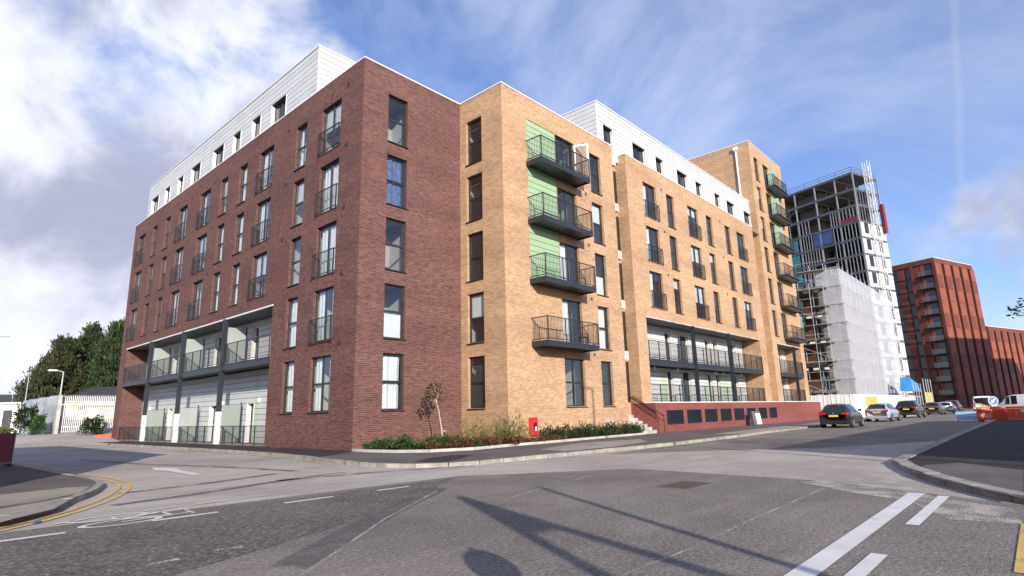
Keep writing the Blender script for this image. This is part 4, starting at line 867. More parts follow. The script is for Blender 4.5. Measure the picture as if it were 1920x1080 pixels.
for s_ in (-.5, .5): ob('support', MB().bar((s_, .45, 0), (s_, .13, .62), .05), bs, mat='board')
# maroon mesh panels on the left edge
for k, (dx, lb) in enumerate(((0, 'maroon site barrier panel at the left edge, the nearer of two'), (-.75, 'maroon site barrier panel at the left edge, partly cut off'))):
    t = thing('site_barrier', lb, 'barrier', (-9.95 + dx, 5.1 - k * .05, 0), .05, 'maroon site barriers')
    ob('panel', MB().box(-.45, -.02, .12, .45, .02, 1.05 - .06 * k), t, mat='maroon')
    for s_ in (-.35, .35): ob('foot', MB().box(s_ - .06, -.3, 0, s_ + .06, .3, .10), t, mat='black')
    ob('frame_tube', MB().tube((-.45, 0, .02), (-.45, 0, 1.07), .02).tube((.45, 0, .02), (.45, 0, 1.07), .02), t, mat='galv')
# ------------------------------------------------------------------ lamp posts
def lamp(loc, h, label, arm, az, r=.075, mat='lampgrey', round_=False, group='street lamps'):
    t = thing('street_lamp', label, 'lamp post', loc, az, group)
    ob('column', MB().tube((0, 0, 0), (0, 0, 1.2), r * 1.35, r * 1.35, 12).tube((0, 0, 1.2), (0, 0, h), r, r * .6, 12), t, mat=mat)
    if round_: ob('lamp_head', MB().lathe([(0, h + .16), (.20, h + .13), (.30, h + .05), (.28, h - .02), (.06, h - .06), (0, h - .06)], 16).mesh('lamp_head', 'lampgrey', True), t); return t
    ob('arm', MB().tube((0, 0, h - .02), (arm, 0, h + .12), r * .55, r * .45, 8), t, mat=mat)
    hd = ob('lamp_head', MB().hexa([(arm - .05, -.07, h + .06), (arm + .62, -.13, h + .10), (arm + .62, .13, h + .10), (arm - .05, .07, h + .06), (arm - .05, -.05, h + .18), (arm + .55, -.09, h + .20), (arm + .55, .09, h + .20), (arm - .05, .05, h + .18)]), t, mat='trim')
    ob('lens', MB().box(arm + .12, -.08, h + .065, arm + .55, .08, h + .085), hd, mat='opal'); return t
def gz(p): return (float(p[0]), float(p[1]), hgt(float(p[1])))
q = DEP(105, 800, 46.5); lamp(gz(q), 4.9, 'pale lamp post with short arm at the end of the palisade fence', .5, R(142), .07)
q = DEP(40, 800, 60); lamp(gz(q), 6.0, 'thin lamp post with round head before the dark trees', 0, 0, .05, round_=True)
q = DEP(15, 800, 66); lamp(gz(q), 4.2, 'short lamp post at far left by the white hut', 0, 0, .06, round_=True)
lamp((-11.15, 12.5, 0), 4.98, 'lamp head on a post just outside the left edge of the photo', 1.35, R(0), .07)
lamp((-1.6, -27.4, 0), 12.1, 'tall lamp post behind the camera that shadows the buff wall', 1.2, R(180), .09)
# the posts behind the camera whose shadows cross the dark road
def shadowpost(tip, h, label, r, paddle=None):
    k = (h + .1) / math.tan(R(SUN_EL)); bx, by = tip[0] - k * math.cos(R(SUN_AZ)), tip[1] - k * math.sin(R(SUN_AZ))
    t = thing('signal_post', label, 'post', (bx, by, -.1), 0, 'posts behind the camera')
    ob('column', MB().tube((0, 0, 0), (0, 0, h), r, r * .8, 10), t, mat='lampgrey'); ob('cap', MB().lathe([(r, h), (r * .6, h + .03), (0, h + .04)], 10).mesh('cap', 'black', True), t)
    return t
t = shadowpost((-5.75, -12.35), 6.2, 'tall grey post with a leaning brace behind the camera', .10)
pr_ = Vector((-math.sin(R(SUN_AZ)), math.cos(R(SUN_AZ)), 0))      # sideways as the sun sees it
ob('brace', MB().bar((0, 0, 6.15), tuple(pr_ * -1.05 + Vector((0, 0, 3.9))), .15), t, mat='lampgrey')
ob('gusset', MB().hexa([tuple(pr_ * a + Vector((0, 0, z)) + Vector((.5, .87, 0)) * d) for d, zz in ((0, 0), (.02, 0)) for a, z in ((0, 5.95), (0, 5.0), (-.42, 5.05), (-.20, 5.6))]), t, mat='lampgrey')
shadowpost((-4.1, -12.8), 6.0, 'second thinner grey post behind the camera', .08)
t = shadowpost((-8.35, -15.35), 2.3, 'short post with an oval sign behind the camera', .03)
dsc = MB(); el_ = [[tuple(pr_ * .21 * math.cos(a) + Vector((0, 0, 2.06 + .24 * math.sin(a))) + Vector((.5, .87, 0)) * d) for a in np.linspace(0, 6.2832, 25)[:-1]] for d in (-.06, -.035)]
dsc.poly(el_[0]).poly(el_[1][::-1])
for k in range(24): dsc.quad(el_[0][k], el_[1][k], el_[1][(k + 1) % 24], el_[0][(k + 1) % 24])
ob('sign_disc', dsc, t, mat='galv')
# ------------------------------------------------------------------ left background: fence, sheet wall, bushes, hut, white house, trees
def lerp(a, c, t): return (a[0] + (c[0] - a[0]) * t, a[1] + (c[1] - a[1]) * t)
FA, FB_ = DEP(107, 813, 46), DEP(262, 808, 49)
pf = thing('palisade_fence', 'white steel palisade fence beside the end of the red building', 'fence', (float(FA[0]), float(FA[1]), 0), 0)
n = 46; dx, dy = (FB_ - FA)[:2]; fang = math.atan2(dy, dx)
for k in range(n):
    px_, py_ = dx * k / (n - 1), dy * k / (n - 1); z0 = hgt(FA[1] + py_)
    ob('pale', cached('pale', lambda: MB().hexa([(-.032, -.012, .05), (.032, -.012, .05), (.032, .012, .05), (-.032, .012, .05), (-.032, -.012, 2.85), (.032, -.012, 2.85), (.032, .012, 2.85), (-.032, .012, 2.85)]).hexa([(-.032, -.012, 2.85), (.032, -.012, 2.85), (.032, .012, 2.85), (-.032, .012, 2.85), (-.006, -.012, 3.0), (.006, -.012, 3.0), (.006, .012, 3.0), (-.006, .012, 3.0)]).mesh('pale', 'pale')), pf, (px_, py_, z0), fang)
for z in (.5, 2.5):
    ob('rail', MB().bar((0, .03, hgt(FA[1]) + z), (dx, dy + .03, hgt(FA[1] + dy) + z), .05), pf, mat='white')
def panel_on(t_, z, w_, h_, mat, label, cat, name):
    p_ = lerp((FA[0], FA[1]), (FB_[0], FB_[1]), t_); o = ob(name, MB().box(-w_ / 2, -.055, 0, w_ / 2, -.03, h_), None, (p_[0], p_[1], hgt(p_[1]) + z), fang, mat=mat); tag(o, label, cat); return o
o = panel_on(.13, 1.35, .75, .95, 'whiteplate', 'white notice board with yellow stripe fixed to the palisade fence', 'sign', 'notice_board'); ob('yellow_stripe', MB().box(-.05, -.06, .72, .36, -.056, .92), o, mat='plate')
# banner behind the pales
bn = ob('fence_banner', MB().box(0, .06, 0, 4.6, .09, .95), None, (FA[0] + dx * .12, FA[1] + dy * .12, hgt(FA[1]) + 1.05), fang, mat='banner'); tag(bn, 'white printed banner tied behind the palisade fence', 'banner')
for a, c, z, h_, mt in ((.9, 1.8, .02, .12, 'ochre'), (2.0, 2.7, .60, .22, 'ochre'), (2.2, 3.9, .06, .12, 'ochre'), (1.9, 3.4, .28, .07, 'bluesign'), (.5, 1.1, .75, .25, 'maroon')): ob('print', MB().box(a, .052, z, c, .058, z + h_), bn, mat=mt)
SA, SB = DEP(36, 812, 47.5), DEP(104, 813, 45.6)
sw = thing('sheet_metal_wall', 'grey sheet metal hoarding of tall flat panels beside the palisade fence', 'wall', (float(SA[0]), float(SA[1]), 0))
for k in range(7):
    a, c = lerp(SA, SB, k / 7), lerp(SA, SB, (k + 1) / 7); z0 = hgt(a[1]) - .05
    ob('metal_panel', cached(('mpan', k), lambda: MB().box(.01, -.015, 0, math.dist(a, c) - .02, .015, 2.75 + k * .045 + (k % 2) * .03).box(.0, -.045, 0, .05, -.015, 2.7 + k * .045).mesh('metal_panel', 'sheetmetal')), sw, (a[0] - float(SA[0]), a[1] - float(SA[1]), z0), math.atan2(SB[1] - SA[1], SB[0] - SA[0]) + (.04 if k % 2 else -.02))
ob('end_post', MB().box(-.12, -.12, 0, .12, .12, 3.0), sw, (float(SB[0] - SA[0]), float(SB[1] - SA[1]), hgt(float(SB[1]))), mat='concrete')
def bush(px, py, dist, r, h, n, label, mat='leaf_dark', sz=.2):
    q = DEP(px, py, dist); t = thing('bush', label, 'bush', (float(q[0]), float(q[1]), hgt(float(q[1]))), 0, 'bushes along the left fence')
    rs = np.random.RandomState(int(px)); p = rs.normal(size=(n, 3)); p /= np.linalg.norm(p, axis=1)[:, None]; p *= (rs.uniform(.3, 1, n)[:, None]) ** .5
    lm = 1 + .4 * np.sin(p[:, 0] * 5 + px) * np.sin(p[:, 2] * 4 + 1); p *= lm[:, None]
    p = np.stack([p[:, 0] * r, p[:, 1] * r * .8, (p[:, 2] * .5 + .5) * h], 1); ob('foliage', blob_leaves(p, sz, mat, 'foliage', .3, .5, 0, p / np.array([r, r, h])), t)
    ob('stems', stems('b%d' % px, h), t)
bush(45, 812, 44.6, .75, 2.3, 1500, 'tall dark bush in front of the sheet metal hoarding'); bush(70, 813, 44.3, .42, 1.5, 700, 'slim green bush right of the tall dark bush', 'leaf'); bush(172, 809, 45.4, .75, 1.35, 1300, 'round bush growing through the palisade fence'); bush(6, 815, 45, .5, .5, 400, 'low bush by the white hut at far left', 'leaf_yel')
bx = DEP(207, 812, 44.5); tag(ob('orange_beam', MB().box(-.9, -.12, 0, .9, .12, .22), None, (float(bx[0]), float(bx[1]), hgt(float(bx[1]))), fang + .06, mat='orange'), 'flat orange barrier lying at the end of the fence', 'barrier')
q = DEP(22, 812, 49.5); hut = thing('site_hut', 'small white hut with a flat roof at far left', 'hut', (float(q[0]), float(q[1]), hgt(float(q[1]))), R(-42))
ob('wall', MB().box(-1.5, -.0, 0, 1.2, 2.4, 2.5), hut, mat='render'); ob('roof', MB().box(-1.65, -.2, 2.5, 1.35, 2.6, 2.66), hut, mat='trim'); d_ = ob('door', MB().box(-.9, -.05, .0, -.2, -.002, 2.0), hut, mat='grey_door' if 'grey_door' in M else 'slate'); ob('handle', MB().box(-.32, -.09, .95, -.26, -.052, 1.05), d_, mat='chrome'); ob('window', MB().box(.2, -.04, 1.0, .9, -.002, 1.8), hut, mat='carglass')
def gable_house(px, dist, rz, w_, d_, h_, rh, wallm, roofm, label, wins=2):
    q = DEP(px, 800, dist); t = thing('house', label, 'house', (float(q[0]), float(q[1]), .5), rz)
    ob('wall', MB().box(-w_ / 2, 0, -.6, w_ / 2, d_, h_).poly([(-w_ / 2, 0, h_), (-w_ / 2, d_, h_), (-w_ / 2, d_ / 2, h_ + rh)]).poly([(w_ / 2, 0, h_), (w_ / 2, d_ / 2, h_ + rh), (w_ / 2, d_, h_)]), t, mat=wallm)
    e = .25
    r_ = ob('roof', MB().hexa([(-w_ / 2 - e, -e, h_ - .1), (w_ / 2 + e, -e, h_ - .1), (w_ / 2 + e, d_ / 2, h_ + rh), (-w_ / 2 - e, d_ / 2, h_ + rh), (-w_ / 2 - e, -e, h_ + .1), (w_ / 2 + e, -e, h_ + .1), (w_ / 2 + e, d_ / 2, h_ + rh + .2), (-w_ / 2 - e, d_ / 2, h_ + rh + .2)]).hexa([(-w_ / 2 - e, d_ / 2 + .002, h_ + rh), (w_ / 2 + e, d_ / 2 + .002, h_ + rh), (w_ / 2 + e, d_ + e, h_ - .1), (-w_ / 2 - e, d_ + e, h_ - .1), (-w_ / 2 - e, d_ / 2 + .002, h_ + rh + .2), (w_ / 2 + e, d_ / 2 + .002, h_ + rh + .2), (w_ / 2 + e, d_ + e, h_ + .1), (-w_ / 2 - e, d_ + e, h_ + .1)]), t, mat=roofm)
    ob('chimney', MB().box(w_ * .25, d_ / 2 - .3, h_ + rh - .2, w_ * .25 + .7, d_ / 2 + .3, h_ + rh + .8), r_, mat=wallm)
    for k in range(wins):
        x = -w_ / 2 + w_ * (k + .5) / wins
        for z in ([1.0, 3.4] if h_ > 4 else [1.2]):
            o = ob('window', MB().box(x - .55, -.05, z, x + .55, -.002, z + 1.2), t, mat='white'); ob('pane', MB().box(x - .45, -.06, z + .1, x + .45, -.051, z + 1.1), o, mat='carglass')
    return t
gable_house(190, 58, R(-60), 12, 9, 3.1, 1.5, 'render', 'slate', 'white rendered building with a dark roof behind the palisade fence', 4)
gable_house(-10, 120, R(-40), 14, 8, 5.0, 2.2, 'terr', 'slate', 'brown brick terrace house at far left, the nearer one', 4); gable_house(20, 150, R(-40), 16, 8, 6.5, 2.4, 'render', 'slate', 'white terrace house far behind the brown one at left', 5)
def pine(px, dist, h, r, n, mat, label, seed):
    q = DEP(px, 800, dist); t = thing('pine_tree', label, 'tree', (float(q[0]), float(q[1]), .5), 0, 'dark pines behind the fence'); rs = np.random.RandomState(seed)
    tb = MB().tube((0, 0, 0), (.2, 0, h * .5), .32, .2, 10).tube((.2, 0, h * .5), (.1, .1, h * .93), .2, .05, 8); pts, dirs = [], []
    for k in range(150):
        z = h * (.10 + .88 * (k + rs.rand()) / 150); rr = r * ((1 - ((z / h - .25) / .76)) ** 1.05 if z / h > .25 else .8 + .2 * z / h / .25); rr = max(.5, rr) * rs.uniform(.65, 1.12); a = rs.uniform(0, 6.283)
        e = np.array([math.cos(a) * rr, math.sin(a) * rr, z + rr * .22]); s0 = np.array([.12, .05, z - .3])
        if k % 3 == 0: tb.tube(tuple(s0), tuple(e * .9 + s0 * .1), .05, .015, 5, False)
        m_ = int(n / 150)
        tt = rs.uniform(.35, 1.0, m_) ** .6; base = s0 + (e - s0) * tt[:, None] + rs.normal(size=(m_, 3)) * np.array([.30, .30, .22])
        pts.append(base); dirs.append(np.tile((e - s0) / np.linalg.norm(e - s0) * .5 + np.array([0, 0, .8]), (m_, 1)))
        m2 = m_ // 3; tip = e + rs.normal(size=(m2, 3)) * np.array([.12, .12, .28]) + np.array([0, 0, .25]); pts.append(tip); dirs.append(np.tile(np.array([math.cos(a) * .25, math.sin(a) * .25, 1.3]), (m2, 1)))
    ob('trunk', tb, t, mat='bark'); ob('crown', blob_leaves(np.concatenate(pts), .42, mat, 'crown', .3, .30, 0, np.concatenate(dirs)), t)
q = DEP(175, 806, 52); ctn = thing('dark_backdrop', 'added dark container standing behind the palisade fence', 'backdrop', (float(q[0]), float(q[1]), hgt(float(q[1]))), fang)  # made-up dark box, added to darken the gaps between the pales
ob('shell', MB().box(-3.2, 0, .1, 3.6, 2.4, 2.35), ctn, mat='slate'); bb = MB()
for k in range(24): bb.box(-3.1 + k * .28, -.04, .15, -3.1 + k * .28 + .13, -.002, 2.3)
ob('corrugations', bb, ctn, mat='slate')
pine(98, 64, 10.0, 3.8, 15000, 'pine2', 'broad brownish pine, leftmost of the trees behind the fence', 3); pine(150, 70, 12.6, 3.9, 15000, 'pine', 'tall dark pine in the middle of the trees', 5); pine(198, 67, 12.4, 3.9, 15000, 'pine', 'tall dark pine right beside the red building', 8); pine(122, 68, 10.6, 3.2, 9000, 'pine', 'slim dark pine between the leftmost and the middle pine', 21); pine(255, 72, 11.0, 3.4, 9000, 'pine2', 'pine mostly hidden behind the red building', 12); pine(62, 72, 7.2, 2.4, 8000, 'pine2', 'low pine at the left end of the trees', 17)
# ------------------------------------------------------------------ right background
def frame_obj(name, label, cat, P, ang): return thing(name, label, cat, (float(P[0]), float(P[1]), -.1), ang)
# steel frame tower: local x runs along the near face away from the visible corner (to the left in the photo), y along the right-hand face
A72 = R(72)
CT = DEP(1598, 331, 105)
ct = frame_obj('tower_under_construction', 'steel framed tower under construction with teal and navy sheets', 'building', CT, A72)
FH = 3.05; NF = 14; TOP = FH * NF; WX, WY = 21.6, 7.8        # y is negative: the right-hand face runs away along -y of the local frame
xsC = [0, 3.4, 7.4, 11.6, 15.8, 21.6]; ysC = [0, -3.9, -7.8]
for f_ in range(1, NF + 1):
    z = f_ * FH
    ob('floor_slab', cached('cslab', lambda: MB().box(.15, -WY + .15, -.16, WX - .15, -.15, 0).mesh('floor_slab', 'deck')), ct, (0, 0, z))
    ob('edge_beam', cached('cbeam', lambda: MB().box(0, -.12, -.32, WX, .12, .10).box(-.12, -WY, -.32, .12, -.13, .10).box(WX - .1, -WY, -.32, WX + .1, -.13, .1).mesh('edge_beam', 'beam')), ct, (0, 0, z))
    bb = MB()
    for x in xsC[1:-1]: bb.box(x - .1, -WY, -.5, x + .1, -.13, -.17)
    ob('floor_beams', cached('cfb', lambda: bb.mesh('floor_beams', 'board')), ct, (0, 0, z))
for x in xsC:
    for y in ysC: ob('column', cached('ccol', lambda: MB().box(-.10, -.10, 0, .10, .10, TOP).mesh('column', 'stud')), ct, (x, y, 0))
ob('dark_backing', MB().box(1.2, -7.0, 0, 21, -6.6, TOP - FH - .3), ct, mat='deck'); ob('dark_backing', MB().box(8.2, -6.55, 0, 13, -3.2, TOP - .3), ct, mat='deck')  # added dark backing: hides the sky, stands in for deep shaded floors
for z in (.55, 1.05): ob('guard_rail', MB().bar((0, 0, TOP + z), (WX, 0, TOP + z), .06).bar((0, 0, TOP + z), (0, -WY, TOP + z), .06), ct, mat='beam')
for k in range(8): ob('guard_post', MB().box(-.03, -.03, TOP, .03, .03, TOP + 1.1), ct, (WX * k / 7, 0, 0), mat='beam')
def studs(x0, x1, z):
    def f():
        b2 = MB(); n_ = max(2, round((x1 - x0) / .58))
        for k in range(n_ + 1): b2.box((x1 - x0) * k / n_ - .045, .02, .10, (x1 - x0) * k / n_ + .045, .12, FH - .32)
        return b2.mesh('stud_panel', 'stud')
    return ob('stud_panel', cached(('studs', x0, x1), f), ct, (x0, 0, z))
def sheet(x0, x1, z, mat): return ob('sheet_panel', cached(('shp', x0, x1, mat), lambda: MB().box(.12, .03, .25, x1 - x0 - .12, .09, FH - .42).mesh('sheet_panel', mat)), ct, (x0, 0, z))
for f_ in range(NF):
    z = f_ * FH; lv = NF - 1 - f_       # storeys counted down from the roof
    if lv < 2: 
        ob('bracing', MB().bar((15.8, -.3, z), (11.6, -.3, z + FH - .3), .10), ct, mat='board') if lv == 1 else None
        continue
    studs(.15, 3.3, z)
    if lv == 2: studs(3.5, 5.0, z); studs(9.4, 11.4, z); studs(13.4, 15.6, z); ob('netting', MB().box(.2, .13, z + .15, 3.2, .15, z + .9), ct, mat='maroon'); continue
    studs(3.5, 4.8, z); 
    if lv == 3: sheet(4.9, 9.0, z, 'navy')
    elif f_ % 2: studs(7.5, 9.2, z)
    studs(9.2, 11.4, z)
    sheet(12.0, 15.2, z, 'teal'); sheet(16.0, 20.8, z, 'teal')
for f_ in range(NF - 1):                # clad right-hand face
    z = f_ * FH
    if f_ > NF - 4:
        b2 = MB()
        for k in range(9): b2.box(-.10, -.5 - k * .85, .1, -.02, -.42 - k * .85, FH - .32)
        ob('stud_panel', b2, ct, (0, 0, z), mat='stud'); continue
    for k in range(2):
        y0 = -.05 - k * 3.9
        o = ob('facade_panel', cached('cfp', lambda: MB().box(-.14, -3.9, .1, -.03, -2.35, FH - .32).box(-.14, -1.0, .1, -.03, 0, FH - .32).box(-.14, -2.35, .1, -.03, -1.0, .75).mesh('facade_panel', 'white_board2')), ct, (0, y0, z))
        ob('window', cached('cfw', lambda: MB().box(-.10, -2.34, .76, -.04, -1.01, FH - .33).mesh('window', 'carglass')), o)
def mast(P, ang, h, wd, label, name='hoist_mast'):
    t = frame_obj(name, label, 'mast', P, ang); s_ = wd / 2
    for a in (-s_, s_):
        for c in (-s_, s_): ob('leg', MB().box(a - .035, c - .035, 0, a + .035, c + .035, h), t, mat='white')
    bb = MB(); z = 0; k = 0
    while z < h - wd:
        for a, c in (((-s_, -s_), (s_, -s_)), ((s_, -s_), (s_, s_)), ((s_, s_), (-s_, s_)), ((-s_, s_), (-s_, -s_))):
            p0, p1 = (a, c) if k % 2 else (c, a); bb.bar((p0[0], p0[1], z), (p1[0], p1[1], z + wd), .04); bb.bar((a[0], a[1], z), (c[0], c[1], z), .04)
        z += wd; k += 1
    ob('lattice', bb, t, mat='white', kind='stuff'); return t
def loc2(o, x, y): v = o.matrix_basis @ Vector((x, y, 0)); return (v.x, v.y)
m1 = mast(loc2(ct, -1.0, -3.2), A72, 45.0, .85, 'white lattice hoist mast against the unfinished tower')
tag(ob('hoist_netting', MB().box(-.8, -7.6, 32, -.3, -6.9, 37.5), None, ct.location, A72, mat='maroon'), 'red debris netting hung beside the hoist mast', 'netting')
q = DEP(1688, 742, 112); m2 = mast(q, 0, 34.0, 1.1, 'white lattice mast standing between the wrapped scaffold and rust tower')
# low wing behind the scaffold
WXa, WXb, WYf, WZ = 60.5, 90.5, -4.6, 16.9
lw = thing('concrete_wing', 'unfinished concrete floors behind the scaffold beside the buff tower', 'building', (WXa, WYf + 1.6, -.1))
for f_ in range(1, 6):
    ob('floor_slab', MB().box(-.5, 0, f_ * 3.0 - .22, 27, 14, f_ * 3.0), lw, mat='deck')
    bb = MB()
    for k in range(12): bb.box(-.52, .6 + k * 1.1, f_ * 3.0 - .62, -.40, 1.15 + k * 1.1, f_ * 3.0 - .38)
    ob('slab_edge_forms', bb, lw, mat='trim')
for x in (-.2, 6, 12, 18, 24): 
    for y in (.3, 5, 10): ob('column', MB().box(x, y, 0, x + .4, y + .4, 15), lw, mat='deck')
ob('rear_wall', MB().box(4, 3, 0, 4.2, 13, 15), lw, mat='terr')
# scaffold
sc_ = thing('scaffold', 'tube scaffold wrapped in white sheeting beyond the buff tower', 'scaffold', (WXa, WYf, -.1))
LX = WXb - WXa; LH = 2.0
for i in range(14):
    x = LX * i / 13; ob('standard', cached('std', lambda: MB().tube((0, 0, 0), (0, 0, WZ + .5), .035, n=6).tube((0, 1.2, 0), (0, 1.2, WZ + .5), .035, n=6).mesh('standard', 'alu')), sc_, (x, 0, 0))
for i in range(1, 8):
    y = i * 1.5; ob('standard', cached('std2', lambda: MB().tube((0, 0, 0), (0, 0, WZ + .8), .035, n=6).tube((-1.2, 0, 0), (-1.2, 0, WZ - 1.5), .035, n=6).mesh('standard', 'alu')), sc_, (0, y, 0))
nl = 8
for k in range(1, nl + 1):
    z = k * WZ / nl
    ob('ledger', MB().tube((-.3, -.03, z), (LX + .3, -.03, z), .035, n=6).tube((-.3, 1.2, z + .02), (LX, 1.2, z + .02), .03, n=6), sc_, mat='alu')
    ob('ledger', MB().tube((-.03, -.3, z + .05), (-.03, 11.5, z + .05), .035, n=6).tube((-1.2, -.2, z - .1), (-1.2, 11.5, z - .1), .035, n=6).tube((-1.2, -.2, z + .9), (-1.2, 11.5, z + .9), .03, n=6), sc_, mat='alu')
    ob('walkway', MB().box(-1.1, 1.3, z - .12, -.05, 11.4, z - .07), sc_, mat='board')
    ob('diagonal', MB().tube((-1.24, 1.5 + (k % 2) * 3, z - 1.9), (-1.24, 5.5 + (k % 2) * 3, z), .03, n=6), sc_, mat='alu')
def wavy(w_, h_, seed, horizontal=True):
    rs = np.random.RandomState(seed); nx, nz = max(6, int(w_ / .7)), 5; bb = MB(); g = rs.normal(size=(nx + 1, nz + 1)) * .022
    def p(i, j): return (w_ * i / nx, -.06 + g[i, j] + .07 * math.sin(math.pi * j / nz), h_ * j / nz)
    for i in range(nx):
        for j in range(nz): bb.quad(p(i, j), p(i + 1, j), p(i + 1, j + 1), p(i, j + 1))
    return bb.mesh('sheeting', 'sheeting', True)
hl = WZ / nl
for k in range(1, nl):                 # sheets lift by lift; the street side first
    ob('sheeting', wavy(LX, hl - .04, k), sc_, (0, -.04, k * hl + .02))
    if k > 0: ob('sheeting', wavy(2.6, hl - .06, 40 + k), sc_, (-.06, 2.5, k * hl + .02), RL)
for k in (4,): ob('sheeting', wavy(5.2, hl * 1.5, 60), sc_, (-1.28, 9.3, k * hl), RL)
ob('netting', MB().box(-.07, 4.2, 5.1 * hl, -.04, 7.5, 6.4 * hl), sc_, mat='teal')
# hoarding along the street
hd = thing('site_hoarding', 'white site hoarding of upright panels behind the parked cars', 'hoarding', (52.5, -6.1, -.1))
for k in range(34):
    x = k * 1.2
    ob('hoarding_panel', cached(('hp', k % 3), lambda: MB().box(.01, 0, .05, 1.19, .04, 2.42).box(.01, -.03, .05, .06, 0, 2.42).box(.6, -.03, .05, .64, 0, 2.42).mesh('hoarding_panel', 'hoarding')), hd, (x, 0, random.uniform(-.02, .02)))
for k in range(4): ob('return_panel', cached('hpr', lambda: MB().box(0, .02, .05, .04, 1.19, 2.42).box(-.03, .3, .05, 0, .36, 2.42).box(-.03, .8, .05, 0, .86, 2.42).mesh('return_panel', 'hoarding')), hd, (0, k * 1.2, 0))
og = thing('works_sign', 'ochre diamond shaped works sign above the silver car', 'sign', (50.0, -8.0, 0), R(-64)); ob('plate', MB().box(-.45, -.02, 1.15, .5, .02, 2.0), og, mat='ochre')
for s_ in (-.3, .3): ob('leg', MB().bar((s_, .15, 0), (s_, .025, 1.2), .05), og, mat='galv')
q = DEP(1710, 712, 76); bt = thing('blue_skip_cover', 'blue tarpaulin over a scaffold gantry behind the hoarding', 'tarpaulin', (float(q[0]), float(q[1]) + .5, -.1), 0)
ob('tarpaulin', MB().hexa([(-2, -.7, 3.0), (4, -.7, 3.0), (4, .7, 3.0), (-2, .7, 3.0), (-2, -.5, 4.7), (4, -.5, 4.0), (4, .5, 4.0), (-2, .5, 4.7)]), bt, mat='blue')
for x in (-2, 0, 2, 4): ob('post', MB().tube((x, -.75, 0), (x, -.75, 4.0), .04, n=6).tube((x, .75, 0), (x, .75, 4.0), .04, n=6), bt, mat='alu')
ob('rail', MB().tube((-2, -.78, 2.2), (4, -.78, 2.2), .04, n=6).tube((-2, -.78, 2.9), (4, -.78, 2.9), .04, n=6), bt, mat='alu')
q = DEP(1740, 735, 84); yn = thing('yellow_netting_fence', 'yellow netting fence at the far end of the white hoarding', 'fence', (float(q[0]), float(q[1]), -.1)); ob('netting', MB().box(-3.5, 0, .3, 3.5, .04, 2.9), yn, mat='yellowmesh')
for x in (-3.5, -1, 1, 3.5): ob('post', MB().tube((x, -.05, 0), (x, -.05, 4.8), .05, n=6), yn, mat='alu')
# rust coloured towers
def rust_tower(P, ang, wx, wy, nf, label, name='rust_tower', fh=3.05):
    """local x: face to the left of the visible corner; -y: sunlit face to the right of it"""
    t = frame_obj(name, label, 'building', P, ang); H_ = nf * fh + 1.0
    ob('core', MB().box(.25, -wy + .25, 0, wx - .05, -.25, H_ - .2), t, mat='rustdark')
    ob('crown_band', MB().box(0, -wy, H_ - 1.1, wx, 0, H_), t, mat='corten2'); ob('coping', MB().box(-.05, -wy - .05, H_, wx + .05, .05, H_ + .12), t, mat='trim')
    # face towards -x local (the sunlit one, seen edge on to the right)
    y = 0; k = 0
    piers = [0]; 
    while piers[-1] < wy - 1.5: piers.append(piers[-1] + (2.7 if len(piers) % 2 else 1.5))
    for a, c in zip(piers, piers[1:] + [wy]):
        if k % 2 == 0:
            for f_ in range(nf): ob('facade_panel', cached(('rp', round(c - a, 2), f_ % 3), lambda: MB().box(.04 * (f_ % 2), -(c - a) + .05, .03, .26, -.02, fh - .03).mesh('facade_panel', 'corten' if f_ % 3 else 'corten2')), t, (0, -a, f_ * fh))
            if k % 2 == 0: ob('pier', cached(('rpier', H_), lambda: MB().box(-.14, -.10, 0, .26, .10, H_ - 1.1).mesh('pier', 'corten2')), t, (0, -a, 0))
        else:
            for f_ in range(nf):
                ob('facade_panel', cached(('rq', round(c - a, 2)), lambda: MB().box(.06, -(c - a) * .42, .03, .26, -.02, fh - .03).mesh('facade_panel', 'corten')), t, (0, -a, f_ * fh))
                o = ob('window', cached(('rw', round(c - a, 2)), lambda: MB().box(.16, -(c - a) * .80, .25, .24, -(c - a) * .44, fh - .1).mesh('window', 'carglass')), t, (0, -a, f_ * fh))
        k += 1
    # face towards +y local (seen to the left): balconies and panels
    nb = max(2, int(wx / 3.2)); bw = wx / nb
    for j in range(nb):
        for f_ in range(1, nf):
            x = j * bw
            if j % 3 == 0:
                ob('window', cached(('rbw', round(bw, 2)), lambda: MB().box(.9, -.24, .15, bw - .3, -.2, fh - .5).mesh('window', 'carglass')), t, (x, 0, f_ * fh))
                b_ = ob('balcony', cached(('rb', round(bw, 2)), lambda: MB().box(.35, -.15, -.15, bw - .1, 1.15, .02).mesh('balcony', 'black')), t, (x, 0, f_ * fh))
                ob('balustrade', cached(('rbb', round(bw, 2)), lambda: MB().box(.4, 1.08, .02, bw - .15, 1.12, 1.1).box(.36, -.1, .02, .40, 1.12, 1.1).mesh('balustrade', 'glass')), b_)
                ob('side_panel', cached(('rbs', round(bw, 2)), lambda: MB().box(bw - .9, -.2, .05, bw - .15, -.12, fh - .4).mesh('side_panel', 'corten')), b_)
            else:
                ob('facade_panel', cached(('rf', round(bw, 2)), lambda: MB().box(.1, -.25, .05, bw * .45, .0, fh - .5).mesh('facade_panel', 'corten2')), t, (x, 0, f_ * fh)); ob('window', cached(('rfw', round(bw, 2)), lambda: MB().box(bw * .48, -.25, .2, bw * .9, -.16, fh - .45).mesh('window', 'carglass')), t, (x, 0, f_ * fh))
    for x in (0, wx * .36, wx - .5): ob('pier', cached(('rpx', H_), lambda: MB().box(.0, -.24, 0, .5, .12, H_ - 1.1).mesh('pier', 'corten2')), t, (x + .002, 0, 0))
    return t
RT = DEP(1750, 485, 135)
rust_tower(RT, A72, 13.5, 18.6, 11, 'tall rust brown tower with stacked dark balconies at the end of the street')
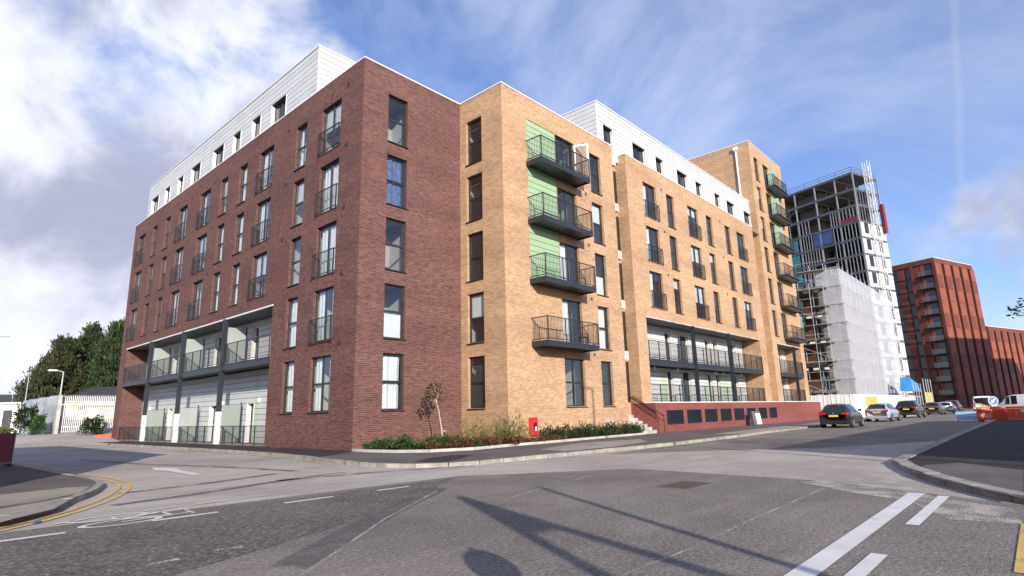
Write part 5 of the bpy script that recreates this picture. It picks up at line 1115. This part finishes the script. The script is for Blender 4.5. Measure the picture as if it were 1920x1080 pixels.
R2 = DEP(1851, 612, 165); rust_tower((R2[0], R2[1]), A72, 30, 34, 7, 'lower rust brown block at the right edge of the photo')
# off-frame neighbours that shade the street and the far tower
def neighbour(x, y, rz, wx, dy, nf, mat, label):
    t = thing('neighbour_building', label, 'building', (x, y, -.1), rz); H_ = nf * 3.0 + .6
    ob('wall', MB().box(0, 0, 0, wx, dy, H_), t, mat=mat); ob('roof', MB().box(-.15, -.15, H_, wx + .15, dy + .15, H_ + .2), t, mat='slate')
    for f_ in range(nf):
        for k in range(int(wx / 3.2)):
            for yy, s_ in ((-.06, 0), (dy + .002, 0)):
                ob('window', cached('nbw', lambda: MB().box(0, 0, .9, 1.3, .058, 2.4).mesh('window', 'carglass')), t, (1 + k * 3.2, yy, f_ * 3.0))
    return t
neighbour(-2.2, -42, 0, 34, 11.6, 2, 'terr', 'two storey brick building behind the camera that shades the right pavement')
neighbour(-22.7, -8.6, R(0), 9, 20, 2, 'terr', 'brick corner building just outside the left edge of the photo')
neighbour(118, -66, R(-14), 62, 16, 11, 'terr', 'tall building right of the frame that shades the rust tower')
# roadside tree whose twigs hang in from the right edge
q = DEP(2085, 800, 13.0); rt_ = thing('roadside_tree', 'thin leafy twigs hanging in at the right edge', 'tree', (float(q[0]), float(q[1]), 0)); bb = MB()
bb.tube((0, 0, 0), (.1, .05, 2.4), .12, .09, 10).tube((.1, .05, 2.4), (0, 0, 4.2), .09, .04, 8); pts = []
o0 = np.array([float(q[0]), float(q[1]), 0])
for pxl, pyl, dd in ((1893, 581, 12.8), (1900, 588, 12.9), (1912, 573, 13.0), (1908, 582, 12.6), (1925, 560, 13.1), (1990, 600, 12.7), (2010, 540, 13), (2030, 560, 13.2), (2050, 610, 12.8), (2035, 500, 13), (2040, 480, 13), (2100, 450, 13), (2160, 520, 13.3), (2190, 600, 12.8), (2120, 560, 13.6), (2070, 620, 12.4)):
    e = DEP(pxl, pyl, dd) - o0; bb.tube((.08, .04, 2.6 + RN.rand() * 1.2), tuple(e), .016, .005, 5, False); pts.append(e + RN.normal(size=(13 if pxl < 1930 else 130, 3)) * (.045 if pxl < 1930 else .28))
ob('trunk', bb, rt_, mat='bark'); ob('crown', blob_leaves(np.concatenate(pts), .10, 'leaf_dark', 'crown', 0, .45), rt_)
